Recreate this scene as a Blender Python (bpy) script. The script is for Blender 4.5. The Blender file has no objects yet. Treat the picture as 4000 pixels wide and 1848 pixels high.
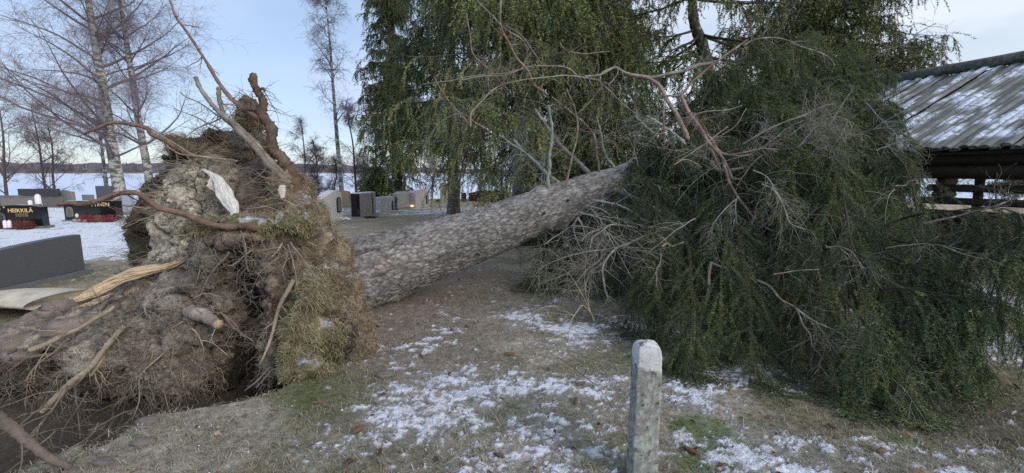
import bpy, math
import numpy as np
from math import radians as R, sin, cos, pi
# ---------------------------------------------------------------- camera, sky, sun, exposure
scene = bpy.context.scene
COL = scene.collection
PITCH = R(8.1); CAMZ = 1.6; FL = 450.0/1024
cam_d = bpy.data.cameras.new('camera'); cam = bpy.data.objects.new('camera', cam_d); COL.objects.link(cam)
cam.location = (0, 0, CAMZ); cam.rotation_euler = (R(90)-PITCH, 0, 0)
cam_d.sensor_width = 36; cam_d.lens = 36*FL; cam_d.clip_start = 0.05; cam_d.clip_end = 6000
scene.camera = cam
SUN_EL, SUN_AZ = R(28), R(135)          # azimuth clockwise from +Y (the way the camera looks)
w = bpy.data.worlds.new('World'); scene.world = w; w.use_nodes = True
nt = w.node_tree; bg = nt.nodes['Background']
sky = nt.nodes.new('ShaderNodeTexSky'); sky.sky_type = 'NISHITA'; sky.sun_disc = False
sky.sun_elevation = SUN_EL; sky.sun_rotation = SUN_AZ; sky.air_density = 1.0; sky.dust_density = 0.6; sky.ozone_density = 2.0
def nd(tree, t, **kw):
    n = tree.nodes.new(t)
    for k, v in kw.items():
        if k.startswith('_'): setattr(n, k[1:], v)
        else: n.inputs[k].default_value = v
    return n
L = nt.links.new
tc = nd(nt, 'ShaderNodeTexCoord'); mp = nd(nt, 'ShaderNodeMapping'); mp.inputs['Scale'].default_value = (1, 1, 3.2)
L(tc.outputs['Generated'], mp.inputs['Vector'])
nz = nd(nt, 'ShaderNodeTexNoise', Scale=1.9, Detail=6.0, Roughness=0.5); L(mp.outputs[0], nz.inputs['Vector'])
rp = nd(nt, 'ShaderNodeValToRGB'); rp.color_ramp.elements[0].position = .38; rp.color_ramp.elements[1].position = .72
rp.color_ramp.elements[0].color = (.42, .42, .42, 1); rp.color_ramp.elements[1].color = (1, 1, 1, 1)
L(nz.outputs['Fac'], rp.inputs[0])
# thin high cloud veil: pale blue, brighter and warmer toward the sunset side (+X)
sx = nd(nt, 'ShaderNodeSeparateXYZ'); L(tc.outputs['Generated'], sx.inputs[0])
mr = nd(nt, 'ShaderNodeMapRange'); mr.inputs['From Min'].default_value = -0.35; mr.inputs['From Max'].default_value = 0.8
L(sx.outputs['X'], mr.inputs['Value'])
vc = nd(nt, 'ShaderNodeMixRGB'); vc.inputs[1].default_value = (4.3, 5.3, 7.3, 1); vc.inputs[2].default_value = (8.8, 8.9, 9.1, 1)
L(mr.outputs[0], vc.inputs[0])
mx = nd(nt, 'ShaderNodeMixRGB'); L(rp.outputs[0], mx.inputs[0]); L(sky.outputs[0], mx.inputs[1]); L(vc.outputs[0], mx.inputs[2])
L(mx.outputs[0], bg.inputs['Color']); bg.inputs['Strength'].default_value = 0.1
sd = bpy.data.lights.new('sun', 'SUN'); sun = bpy.data.objects.new('sun', sd); COL.objects.link(sun)
sd.energy = 1.4; sd.angle = R(30); sd.color = (1, .90, .80)
sun.rotation_euler = (R(90)-SUN_EL, 0, -SUN_AZ+pi)
scene.view_settings.view_transform = 'Standard'; scene.view_settings.look = 'None'
scene.view_settings.exposure = 0.52; scene.view_settings.gamma = 1
scene.cycles.use_denoising = False; scene.cycles.max_bounces = 4; scene.cycles.diffuse_bounces = 3; scene.cycles.transparent_max_bounces = 4
# ---------------------------------------------------------------- helpers
rng = np.random.default_rng(7)
A = lambda *a: np.array(a, dtype=float)
def ray(px, py):
    """world direction (Y forward) of a pixel of the 4000x1848 photograph, scaled to dy = 1"""
    px = np.asarray(px, float); py = np.asarray(py, float)
    u = (px-2000)/4000/FL; v = (924-py)/4000/FL
    dy = cos(PITCH)+v*sin(PITCH); dz = -sin(PITCH)+v*cos(PITCH)
    return np.stack([u/dy, np.ones_like(u), dz/dy], -1)
def P(px, py, Y): return ray(px, py)*np.asarray(Y, float)[..., None] + A(0, 0, CAMZ)
def G(px, py, z=0.0):
    r = ray(px, py); t = (z-CAMZ)/r[..., 2]
    return r*t[..., None]+A(0, 0, CAMZ)
def PX(n, Y=1.0): return n/4000/FL*Y       # photo pixels -> metres at depth Y
def Z(x0, y0, s): return lambda pts: np.array([(x0+x/s, y0+y/s) for x, y in pts], float)
R1 = Z(0, 0, 1.322); R2 = Z(900, 0, 1.322); R3 = Z(0, 900, 1.255); R5 = Z(1800, 0, 1.3218); R6 = Z(2900, 0, 1.3218)
R8 = Z(2900, 900, 1.2555); Q1 = Z(300, 450, 2.164); Q2 = Z(700, 800, 1.566); Q3 = Z(2100, 700, 1.7); Q4 = Z(3200, 200, 1.7)
S1 = Z(2200, 500, 1.7); S3 = Z(1400, 0, 1.487); S2 = Z(2900, 1000, 1.4036)
H1 = Z(0, 700, 2.38); H2 = Z(1180, 700, 4.76); H3 = Z(1650, 700, 5.949)
def hsh(i, seed):
    h = (i[..., 0]*374761393+i[..., 1]*668265263+i[..., 2]*2147483647+seed*974634777) & 0xffffffff
    h = ((h ^ (h >> 13))*1274126177) & 0xffffffff
    return ((h ^ (h >> 16)) & 0xffff)/65535.0
def vn(p, seed=0):
    i = np.floor(p).astype(np.int64); f = p-i; f = f*f*(3-2*f); r = 0
    for a in (0, 1):
        for b in (0, 1):
            for c in (0, 1):
                wt = (f[..., 0] if a else 1-f[..., 0])*(f[..., 1] if b else 1-f[..., 1])*(f[..., 2] if c else 1-f[..., 2])
                r = r+wt*hsh(i+np.array([a, b, c]), seed)
    return r*2-1
def fbm(p, o=4, seed=0, g=.5):
    r = 0; a = 1; s = 0
    for k in range(o): r = r+a*vn(p*2.03**k+k*17.3, seed+k); s += a; a *= g
    return r/s
def cell(p, seed=0):
    """distance to nearest and second nearest feature point, and an id in 0..1"""
    i = np.floor(p).astype(np.int64); d1 = np.full(p.shape[:-1], 9.); d2 = d1.copy(); idd = d1*0
    for a in (-1, 0, 1):
        for b in (-1, 0, 1):
            for c in (-1, 0, 1):
                j = i+np.array([a, b, c]); q = j+np.stack([hsh(j, seed), hsh(j, seed+1), hsh(j, seed+2)], -1)
                d = np.linalg.norm(q-p, axis=-1); m = d < d1
                d2 = np.where(m, d1, np.minimum(d2, d)); idd = np.where(m, hsh(j, seed+5), idd); d1 = np.minimum(d1, d)
    return d1, d2, idd
def smooth(a, b, x): t = np.clip((x-a)/(b-a), 0, 1); return t*t*(3-2*t)
def nrm(v): return v/np.maximum(np.linalg.norm(v, axis=-1, keepdims=True), 1e-9)
def rs(pts, n):
    """Catmull-Rom resample of a polyline to n points"""
    pts = np.asarray(pts, float); m = len(pts)
    if m < 3: t = np.linspace(0, 1, n)[:, None]; return pts[0]*(1-t)+pts[-1]*t
    q = np.vstack([2*pts[0]-pts[1], pts, 2*pts[-1]-pts[-2]]); u = np.linspace(0, m-1-1e-6, n); i = u.astype(int); f = (u-i)[:, None]
    a, b, c, d = q[i], q[i+1], q[i+2], q[i+3]
    return .5*(2*b+(c-a)*f+(2*a-5*b+4*c-d)*f**2+(3*b-a-3*c+d)*f**3)
class MB:
    def __init__(s): s.v = []; s.c = []; s.t = []; s.q = []; s.n = 0
    def add(s, v, col, t=None, q=None):
        v = np.asarray(v, float).reshape(-1, 3); col = np.asarray(col, float)
        if col.ndim == 1: col = np.broadcast_to(col[:3], v.shape)
        s.v.append(v); s.c.append(col.reshape(-1, 3)[:, :3])
        if t is not None and len(t): s.t.append(np.asarray(t).reshape(-1, 3)+s.n)
        if q is not None and len(q): s.q.append(np.asarray(q).reshape(-1, 4)+s.n)
        s.n += len(v)
    def tubes(s, Pn, Rn, k, col, cap=True, phase=0, rough=0):
        """Pn (N,m,3) polylines, Rn (N,m) radii; col (3,), (N,3) or (N,m,3)"""
        Pn = np.asarray(Pn, float); N, m, _ = Pn.shape; Rn = np.broadcast_to(Rn, (N, m))
        T = nrm(np.gradient(Pn, axis=1)) if m > 1 else None
        ref = nrm(Pn[:, -1]-Pn[:, 0]); alt = np.where(np.abs(ref[:, 2:3]) < .8, A(0, 0, 1), A(1, .1, 0))
        B = nrm(np.cross(T, alt[:, None, :])); C = np.cross(T, B)
        a = np.arange(k)*2*pi/k+phase
        ring = Rn[..., None, None]*(np.cos(a)[:, None]*B[:, :, None, :]+np.sin(a)[:, None]*C[:, :, None, :])
        if rough: ring = ring*(1+rough*rng.normal(size=(N, m, k, 1)))
        V = Pn[:, :, None, :]+ring
        col = np.asarray(col, float)
        if col.ndim == 2: col = col[:, None, :]
        cc = np.broadcast_to(col if col.ndim == 1 else col[:, :, None, :], (N, m, k, 3))
        base = (np.arange(N)*m*k)[:, None, None]+(np.arange(m-1)*k)[None, :, None]; j = np.arange(k); j2 = (j+1) % k
        q = np.stack([base+j, base+j2, base+k+j2, base+k+j], -1)
        t = None
        if cap and k >= 4:
            tt = []
            for i in range(1, k-1):
                tt.append(np.stack([np.arange(N)*m*k, np.arange(N)*m*k+i+1, np.arange(N)*m*k+i], -1))
                e = np.arange(N)*m*k+(m-1)*k; tt.append(np.stack([e, e+i, e+i+1], -1))
            t = np.concatenate(tt)
        s.add(V, cc.reshape(-1, 3), t, q)
    def box(s, c, d, col, X=(1, 0, 0), Y=(0, 1, 0), Zv=(0, 0, 1)):
        X, Y, Zv, c = map(lambda a: np.array(a, float), (X, Y, Zv, c)); d = np.array(d)/2
        v = [c+X*d[0]*a+Y*d[1]*b+Zv*d[2]*e for e in (-1, 1) for b in (-1, 1) for a in (-1, 1)]
        s.add(v, col, q=[(0, 2, 3, 1), (4, 5, 7, 6), (0, 1, 5, 4), (2, 6, 7, 3), (0, 4, 6, 2), (1, 3, 7, 5)])
    def prism(s, outl, th, O, X, Up, N, col, bev=0):
        """extruded outline [(x,z)] in the frame O,X,Up with thickness th along N"""
        o = np.array(outl, float); n = len(o); X, Up, N, O = map(lambda a: np.array(a, float), (X, Up, N, O))
        cen = o.mean(0); ins = cen+(o-cen)*(1-bev) if bev else o
        rings = [(ins, 0), (o, bev*.5 if bev else 0), (o, th-(bev*.5 if bev else 0)), (ins, th)] if bev else [(o, 0), (o, th)]
        V = np.concatenate([O+r[:, :1]*X+r[:, 1:]*Up+N*d for r, d in rings]); V = np.vstack([V, O+cen[0]*X+cen[1]*Up, O+cen[0]*X+cen[1]*Up+N*th])
        m = len(rings); q = [(k*n+i, k*n+(i+1) % n, (k+1)*n+(i+1) % n, (k+1)*n+i) for k in range(m-1) for i in range(n)]
        t = [(m*n, (i+1) % n, i) for i in range(n)]+[(m*n+1, (m-1)*n+i, (m-1)*n+(i+1) % n) for i in range(n)]
        s.add(V, col, t, q)
    def blob(s, c, r, col, seed=0, amp=.2, n=10):
        th = np.linspace(0, pi, n); ph = np.arange(n+4)*2*pi/(n+4); T, H = np.meshgrid(th, ph, indexing='ij')
        d = np.stack([np.sin(T)*np.cos(H), np.sin(T)*np.sin(H), np.cos(T)], -1)
        k = 1+amp*fbm(d*1.7+seed*3.1, 3, seed); V = np.array(c)+d*k[..., None]*np.array(r)
        m = n+4; q = [(i*m+j, i*m+(j+1) % m, (i+1)*m+(j+1) % m, (i+1)*m+j) for i in range(n-1) for j in range(m)]
        s.add(V, col, q=q)
    def build(s, name, mat, parent=None, smooth=False):
        me = bpy.data.meshes.new(name); V = np.concatenate(s.v) if s.v else np.zeros((0, 3))
        Cc = np.concatenate(s.c) if s.c else np.zeros((0, 3))
        T = np.concatenate(s.t) if s.t else np.zeros((0, 3), int); Q = np.concatenate(s.q) if s.q else np.zeros((0, 4), int)
        me.vertices.add(len(V)); me.vertices.foreach_set('co', V.astype(np.float32).ravel())
        lo = np.concatenate([T.ravel(), Q.ravel()]).astype(np.int32); me.loops.add(len(lo)); me.loops.foreach_set('vertex_index', lo)
        me.polygons.add(len(T)+len(Q)); me.polygons.foreach_set('loop_start', np.concatenate([np.arange(len(T))*3, len(T)*3+np.arange(len(Q))*4]).astype(np.int32))
        me.update(calc_edges=True)
        at = me.color_attributes.new('Col', 'FLOAT_COLOR', 'POINT'); at.data.foreach_set('color', np.hstack([Cc, np.ones((len(Cc), 1))]).astype(np.float32).ravel())
        me.validate()
        me.polygons.foreach_set('use_smooth', np.full(len(me.polygons), smooth)); me.update()
        me.materials.append(mat)
        o = bpy.data.objects.new(name, me); COL.objects.link(o); o.parent = parent
        if parent is not None: o.matrix_parent_inverse = mat_inv(parent)
        return o
def mat_inv(p):
    from mathutils import Matrix
    m = Matrix.Identity(4); q = p
    while q is not None: m = Matrix.Translation(q.location) @ m; q = q.parent if q.type == 'EMPTY' else None
    return m.inverted()
def tag(o, label=None, cat=None, group=None, kind=None):
    if label: o['label'] = label
    if cat: o['category'] = cat
    if group: o['group'] = group
    if kind: o['kind'] = kind
    return o
def empty(name, loc, label, cat, group=None):
    o = bpy.data.objects.new(name, None); COL.objects.link(o); o.location = loc; o.empty_display_size = .1
    return tag(o, label, cat, group)
# ---------------------------------------------------------------- materials
def vmat(name, s1=8, s2=60, var=.5, bump=.3, rough=.85, mult=(1, 1, 1), stretch=(1, 1, 1), spec=.3, extra=None, bdist=.01):
    """colour comes from the mesh's own Col attribute times two scales of noise"""
    m = bpy.data.materials.new(name); m.use_nodes = True; t = m.node_tree; b = t.nodes['Principled BSDF']; l = t.links.new
    b.inputs['Roughness'].default_value = rough; b.inputs['Specular IOR Level'].default_value = spec
    at = nd(t, 'ShaderNodeAttribute'); at.attribute_name = 'Col'
    co = nd(t, 'ShaderNodeTexCoord'); mp = nd(t, 'ShaderNodeMapping'); mp.inputs['Scale'].default_value = stretch; l(co.outputs['Object'], mp.inputs[0])
    n1 = nd(t, 'ShaderNodeTexNoise', Scale=s1, Detail=6.0, Roughness=.6); n2 = nd(t, 'ShaderNodeTexNoise', Scale=s2, Detail=4.0, Roughness=.7)
    l(mp.outputs[0], n1.inputs['Vector']); l(mp.outputs[0], n2.inputs['Vector'])
    ad = nd(t, 'ShaderNodeMath', _operation='ADD'); l(n1.outputs['Fac'], ad.inputs[0]); l(n2.outputs['Fac'], ad.inputs[1])
    mr = nd(t, 'ShaderNodeMapRange'); mr.inputs['From Min'].default_value = .6; mr.inputs['From Max'].default_value = 1.4
    mr.inputs['To Min'].default_value = 1-var; mr.inputs['To Max'].default_value = 1+var; l(ad.outputs[0], mr.inputs['Value'])
    mu = nd(t, 'ShaderNodeVectorMath', _operation='SCALE'); l(at.outputs['Color'], mu.inputs[0]); l(mr.outputs[0], mu.inputs['Scale'])
    out = mu.outputs[0]
    if extra: out = extra(t, l, out, mp, n1, n2)
    l(out, b.inputs['Base Color'])
    if bump:
        bp = nd(t, 'ShaderNodeBump', Strength=bump, Distance=bdist); l(ad.outputs[0], bp.inputs['Height']); l(bp.outputs[0], b.inputs['Normal'])
    return m
def lichen(t, l, out, mp, n1, n2, lo=.56, hi=.62, scale=14., colr=(.30, .36, .33, 1)):
    n = nd(t, 'ShaderNodeTexNoise', Scale=scale, Detail=5., Roughness=.65); l(mp.outputs[0], n.inputs['Vector'])
    r = nd(t, 'ShaderNodeMapRange'); r.inputs['From Min'].default_value = lo; r.inputs['From Max'].default_value = hi; l(n.outputs['Fac'], r.inputs['Value'])
    m = nd(t, 'ShaderNodeMixRGB'); l(r.outputs[0], m.inputs[0]); l(out, m.inputs[1]); m.inputs[2].default_value = colr
    return m.outputs[0]
def birchmarks(t, l, out, mp, n1, n2):
    n = nd(t, 'ShaderNodeTexNoise', Scale=2.6, Detail=5., Roughness=.7); mm = nd(t, 'ShaderNodeMapping'); mm.inputs['Scale'].default_value = (1, 1, 2.2)
    l(mp.outputs[0], mm.inputs[0]); l(mm.outputs[0], n.inputs['Vector'])
    r = nd(t, 'ShaderNodeMapRange'); r.inputs['From Min'].default_value = .47; r.inputs['From Max'].default_value = .53; l(n.outputs['Fac'], r.inputs['Value'])
    m = nd(t, 'ShaderNodeMixRGB'); l(r.outputs[0], m.inputs[0]); l(out, m.inputs[1]); m.inputs[2].default_value = (.10, .11, .09, 1)
    return m.outputs[0]
M_ground = vmat('ground_mat', 25, 140, .55, .9, .95, bdist=.012)
M_soil = vmat('soil_mat', 26, 95, .95, 1.0, .95, bdist=.03)
M_bark = vmat('bark_mat', 9, 90, .45, .8, .9, bdist=.01)
M_root = vmat('root_mat', 12, 90, .4, .6, .85)
M_branch = vmat('branch_mat', 14, 110, .45, .5, .85, extra=lichen)
M_needle = vmat('needle_mat', 2.2, 12, .35, 0, .55, spec=.35)
M_twig = vmat('twig_mat', 5, 30, .3, 0, .8)
M_birch = vmat('birch_mat', 6, 30, .25, .3, .8, extra=birchmarks)
M_grass = vmat('grass_mat', 4, 30, .3, 0, .8)
M_stone = vmat('stone_mat', 60, 260, .22, .15, .55, spec=.5)
M_rough = vmat('rough_stone_mat', 20, 90, .4, .6, .8)
M_gloss = vmat('polished_stone_mat', 60, 260, .1, 0, .12, spec=.6)
M_gold = vmat('gold_letter_mat', 30, 60, .1, 0, .35, spec=.8)
M_wood = vmat('wood_mat', 10, 60, .3, .4, .75)
M_snow = vmat('snow_mat', 30, 90, .06, .5, .7)
M_ice = vmat('ice_mat', .02, .2, .07, 0, .6)
M_far = vmat('far_mat', .05, .5, .35, 0, 1)
M_plain = vmat('painted_mat', 30, 90, .15, .1, .6)
def roofsnow(t, l, out, mp, n1, n2):
    return lichen(t, l, out, mp, n1, n2, .5, .62, 9., (.21, .24, .21, 1))
M_roof = vmat('roof_mat', 6, 60, .5, .8, .9, extra=roofsnow)
M_log = vmat('log_mat', 6, 60, .4, .5, .85)
def glow(name, c, s):
    m = bpy.data.materials.new(name); m.use_nodes = True; b = m.node_tree.nodes['Principled BSDF']
    b.inputs['Base Color'].default_value = (*c, 1); b.inputs['Emission Color'].default_value = (*c, 1); b.inputs['Emission Strength'].default_value = s
    return m
M_flame = glow('flame_mat', (1, .62, .25), .9)
# ---------------------------------------------------------------- ground, lake, far shore
rim = G(*np.array([(-300, 1990), (120, 1900), (230, 1800), (330, 1715), (450, 1680), (560, 1640), (660, 1615), (780, 1590), (900, 1570), (1000, 1545), (1090, 1520), (1130, 1490)], float).T)[:, :2]
o_ = np.argsort(rim[:, 0]); rim = rim[o_]
def pit(x, y):
    yr = np.interp(x, rim[:, 0], rim[:, 1]); d = y-yr+.05*vn(np.stack([x*4, y*4, x*0], -1), 3)
    return -.75*smooth(0, .22, d)*(1-smooth(1.5, 2.3, d))*(1-smooth(rim[-1, 0]-.06, rim[-1, 0]+.03, x))
def gz(x, y):
    p = np.stack([x, y, x*0], -1)
    z = .03*fbm(p*1.1, 3, 5)*smooth(1, 3, y)+.035*fbm(p*.35, 2, 8)+.012*fbm(p*7, 3, 9)*(1-smooth(8, 14, y))
    z = z-1.9*smooth(28.5, 38, y+.12*np.abs(x))-.045*smooth(14, 28, y)
    return z+pit(x, y)
def wblob(px, py, rx, ry):
    c = G(px, py); ex = abs(G(px+rx, py)[0]-c[0]); ey = abs(G(px, min(py+ry, 1990))[1]-c[1])+abs(G(px, py-ry)[1]-c[1])
    return c[0], c[1], ex, ey*.6
SN = [(1750, 1560, 330, 160, .98), (2050, 1250, 150, 60, .9), (2250, 1330, 200, 90, .9), (2150, 1600, 260, 200, .95), (1250, 1780, 260, 110, .8), (1900, 1780, 300, 120, .9),
      (2350, 1480, 200, 90, .7), (2750, 1600, 170, 110, .8), (3000, 1780, 330, 130, 1.1), (3400, 1800, 300, 100, 1.0), (2750, 1440, 120, 60, .9), (2650, 1790, 160, 120, .6),
      (3800, 1170, 220, 70, 1.5), (3720, 1290, 260, 70, 1.35), (3900, 1370, 170, 60, 1.0), (3100, 1300, 120, 40, .9), (2550, 1270, 150, 50, .7), (2950, 1450, 120, 50, .8), (3850, 1830, 200, 60, .7), (3600, 1120, 120, 40, 1.2)]
SN = [(*wblob(a, b, c, d), e) for a, b, c, d, e in SN]
def groundcol(x, y):
    p = np.stack([x, y, x*0], -1); g = lambda t: np.exp(-t)
    D = np.zeros_like(x)
    for cx, cy, ex, ey, wt in SN: D = np.maximum(D, wt*g(((x-cx)/ex)**2*.7+((y-cy)/ey)**2*.7))
    far = smooth(7.6, 9.2, y-.1*(x+6))*smooth(-.42, -.52, x/np.maximum(y, .1))   # snow field at left
    D = np.maximum(D, far*1.25)
    D = np.maximum(D, .85*smooth(15.5, 18, y+.8*fbm(p*.6, 2, 77))*smooth(23, 19, y)*smooth(-9, -6, x)*smooth(0, -2, x))
    D = np.maximum(D, .5*smooth(9.0, 9.6, y)*smooth(11.6, 10.6, y)*smooth(1.5, 0, x)*smooth(-4, -3, x))
    n = fbm(p*A(1.6, 2.2, 1), 2, 21)*.28+fbm(p*A(5, 6, 1), 3, 22, .6)*.36+fbm(p*A(13, 19, 1), 3, 24, .65)*.48+fbm(p*48, 3, 23, .6)*.40
    nb = fbm(p*3.2, 3, 81)*.5+.12
    n = np.where(far > .3, n*.55+nb*.6, n)
    s = smooth(.57, .70, D*.70+n*1.42-.04)
    frost = smooth(.2, .8, D+n)*.42
    # bare kinds
    grass = A(.19, .175, .115); straw = A(.31, .275, .21); duff = A(.225, .185, .155); sand = A(.35, .325, .275); moss = A(.10, .155, .035); green = A(.105, .13, .055)
    t1 = smooth(-.25, .35, fbm(p*2.1, 4, 31)); c = grass*(1-t1)[..., None]+straw*t1[..., None]
    t2 = smooth(.1, .5, fbm(p*3.3, 4, 37)); c = c*(1-.6*t2[..., None])+green*.6*t2[..., None]
    def into(c, col, cx, cy, rx, ry, k=1.0):
        q = wblob(cx, cy, rx, ry); t = k*smooth(1.25, .55, ((x-q[0])/q[2])**2+((y-q[1])/q[3])**2+.5*fbm(p*2.7, 3, cx % 91)); return c*(1-t[..., None])+col*t[..., None]
    c = into(c, duff, 1720, 1180, 330, 170, .85); c = into(c, duff, 1500, 1310, 200, 120, .7); c = into(c, green, 1230, 1440, 160, 120, .5)
    c = into(c, sand, 700, 1720, 420, 160, .9); c = into(c, sand, 480, 1800, 350, 160, .7); c = into(c, green, 1350, 1530, 200, 90, .5)
    c = into(c, moss, 2750, 1700, 120, 70, .95); c = into(c, moss, 2760, 1800, 150, 50, .8); c = into(c, moss, 3570, 1740, 90, 40, .6); c = into(c, moss, 2350, 1790, 120, 60, .5)
    c = into(c, moss, 2940, 1760, 60, 30, .5); c = into(c, A(.05, .05, .035), 3500, 1500, 420, 160, .6)  # last, dark patch: shadow below the fallen crown painted into the ground
    ft = smooth(7, 10, y)[..., None]*smooth(-9, -2, x)[..., None]; lawn = A(.31, .262, .185)*(1+.3*fbm(p*2, 4, 44))[..., None]
    c = c*(1-ft)+lawn*ft
    band = (smooth(9.2, 10, y)*smooth(11.5, 10.5, y)*smooth(-4.2, -3.4, x))[..., None]*.7; c = c*(1-band)+A(.27, .225, .18)*band
    c = c*1.10*(1+.35*fbm(p*16, 3, 51))[..., None]
    pr = smooth(-.05, -.25, pit(x, y))[..., None]; c = c*(1-pr)+A(.085, .070, .056)*pr; s = s*(1-pr[..., 0]); frost = frost*(1-pr[..., 0])  # pit soil darkened: shade of the hole put into its colour
    c = c*(1-frost[..., None])+A(.45, .46, .47)*frost[..., None]
    c = c*(1-s[..., None])+A(.74, .78, .86)*s[..., None]
    return c, s
def make_ground():
    nu, nv = 760, 560
    U = np.linspace(-1.75, 1.75, nu); Yv = 1.5*(44/1.5)**(np.linspace(0, 1, nv)**1.0)
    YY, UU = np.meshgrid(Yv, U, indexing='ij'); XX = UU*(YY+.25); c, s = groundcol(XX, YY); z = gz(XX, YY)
    p = np.stack([XX, YY, XX*0], -1); near = 1-smooth(6, 10, YY)
    z = z+s*(.010+.005*vn(p*45, 66)+.005*vn(p*110, 67))*(.3+.7*near)+near*(1-s)*.010*fbm(p*30, 3, 68)
    V = np.stack([XX, YY, z], -1); mb = MB()
    idx = np.arange(nu*nv).reshape(nv, nu); q = np.stack([idx[:-1, :-1], idx[:-1, 1:], idx[1:, 1:], idx[1:, :-1]], -1)
    mb.add(V, c, q=q)
    # outer skirt of the same sheet, out to the horizon under the lake and behind the camera
    ring = np.concatenate([idx[0, :], idx[1:, -1], idx[-1, -2::-1], idx[-2:0:-1, 0]]); Vf = V.reshape(-1, 3)[ring]; cen = A(0, 12, 0)
    d = Vf-cen; o = cen+d*A(14, 14, 0); o[:, 2] = np.where(Vf[:, 1] > 30, -6, np.where(o[:, 1] > 30, -6, -.1)); n = len(ring)
    mb.v.append(o); mb.c.append(np.broadcast_to(A(.16, .15, .1), o.shape)); nn = mb.n; mb.n += n
    i = np.arange(n); mb.q.append(np.stack([ring[i], nn+i, nn+(i+1) % n, ring[(i+1) % n]], -1)[:, ::-1])
    return tag(mb.build('ground', M_ground, None, True), 'snow-patched graveyard ground of dead grass, needles and sandy soil', kind='structure')
make_ground()
mb = MB(); mb.add([(-3000, 24, -1.35), (3000, 24, -1.35), (3000, 3000, -1.35), (-3000, 3000, -1.35)], A(.62, .70, .84), q=[(0, 1, 2, 3)])
tag(mb.build('lake', M_ice), 'frozen snow-dusted lake', kind='structure')
def ridge(name, x0, x1, Y, hh, colr, seed, n=500):
    xs = np.linspace(x0, x1, n); h = hh(xs); h = h*(1+.12*vn(np.stack([xs*.02, xs*0, xs*0+seed], -1)))+2.2*vn(np.stack([xs*.12, xs*0, xs*0], -1), seed)
    mb = MB(); V = []
    for (dy, f) in ((-2, 0), (10, .75), (60, 1.0), (200, .6), (400, 0)):
        V.append(np.stack([xs, np.full(n, Y+dy), -1.3+np.maximum(h, 0)*f+(.9*vn(np.stack([xs*.3, xs*0+dy, xs*0], -1), seed+3) if 0 < f else 0)], -1))
    V = np.stack(V); idx = np.arange(5*n).reshape(5, n); q = np.stack([idx[:-1, :-1], idx[:-1, 1:], idx[1:, 1:], idx[1:, :-1]], -1)
    mb.add(V, colr, q=q)
    return tag(mb.build(name, M_far), kind='structure')
ridge('far_hills', -2400, 300, 1150, lambda x: np.interp(x, [-2400, -1400, -1000, -700, -560, -420, -300, 0, 300], [34, 29, 26, 31, 27, 20, 15, 8, 5]), A(.125, .115, .135), 3)
ridge('far_hills', -600, 2400, 1700, lambda x: np.interp(x, [-600, 0, 2400], [9, 13, 30]), A(.16, .17, .21), 9)
mb = MB(); xs = np.linspace(-2000, 150, 300); mb.add(np.stack([np.stack([xs, xs*0+1140, xs*0-1.34], -1), np.stack([xs, xs*0+1146, xs*0+.3+.5*vn(np.stack([xs*.03, xs*0, xs*0], -1))], -1)]), A(.42, .33, .22), q=[(i, i+1, 301+i, 300+i) for i in range(299)])
tag(mb.build('reed_belt', M_far), 'pale reed belt along the far shore', kind='stuff')
# forest edge on the far shore: one mass nobody could count
mb = MB(); n = 2600; xs = rng.uniform(-2000, 250, n); hh = np.interp(xs, [-2000, -700, -420, -300, 250], [26, 25, 16, 11, 5])*rng.uniform(.55, .95, n)
b = np.stack([xs, 1150+rng.uniform(0, 40, n), hh*.4-1], -1); tops = b+np.stack([rng.normal(0, .5, n), xs*0, hh*.6*rng.uniform(.6, 1.1, n)+3], -1)
cc = A(.115, .105, .125)*rng.uniform(.7, 1.35, (n, 1)); mb.tubes(np.stack([b, (b+tops)/2, tops], 1), np.stack([rng.uniform(2, 4, n), rng.uniform(2, 4, n), rng.uniform(.3, 1.6, n)], 1), 4, cc)
tag(mb.build('far_forest', M_far), 'leafless purplish forest along the far shore', kind='stuff')
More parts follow.
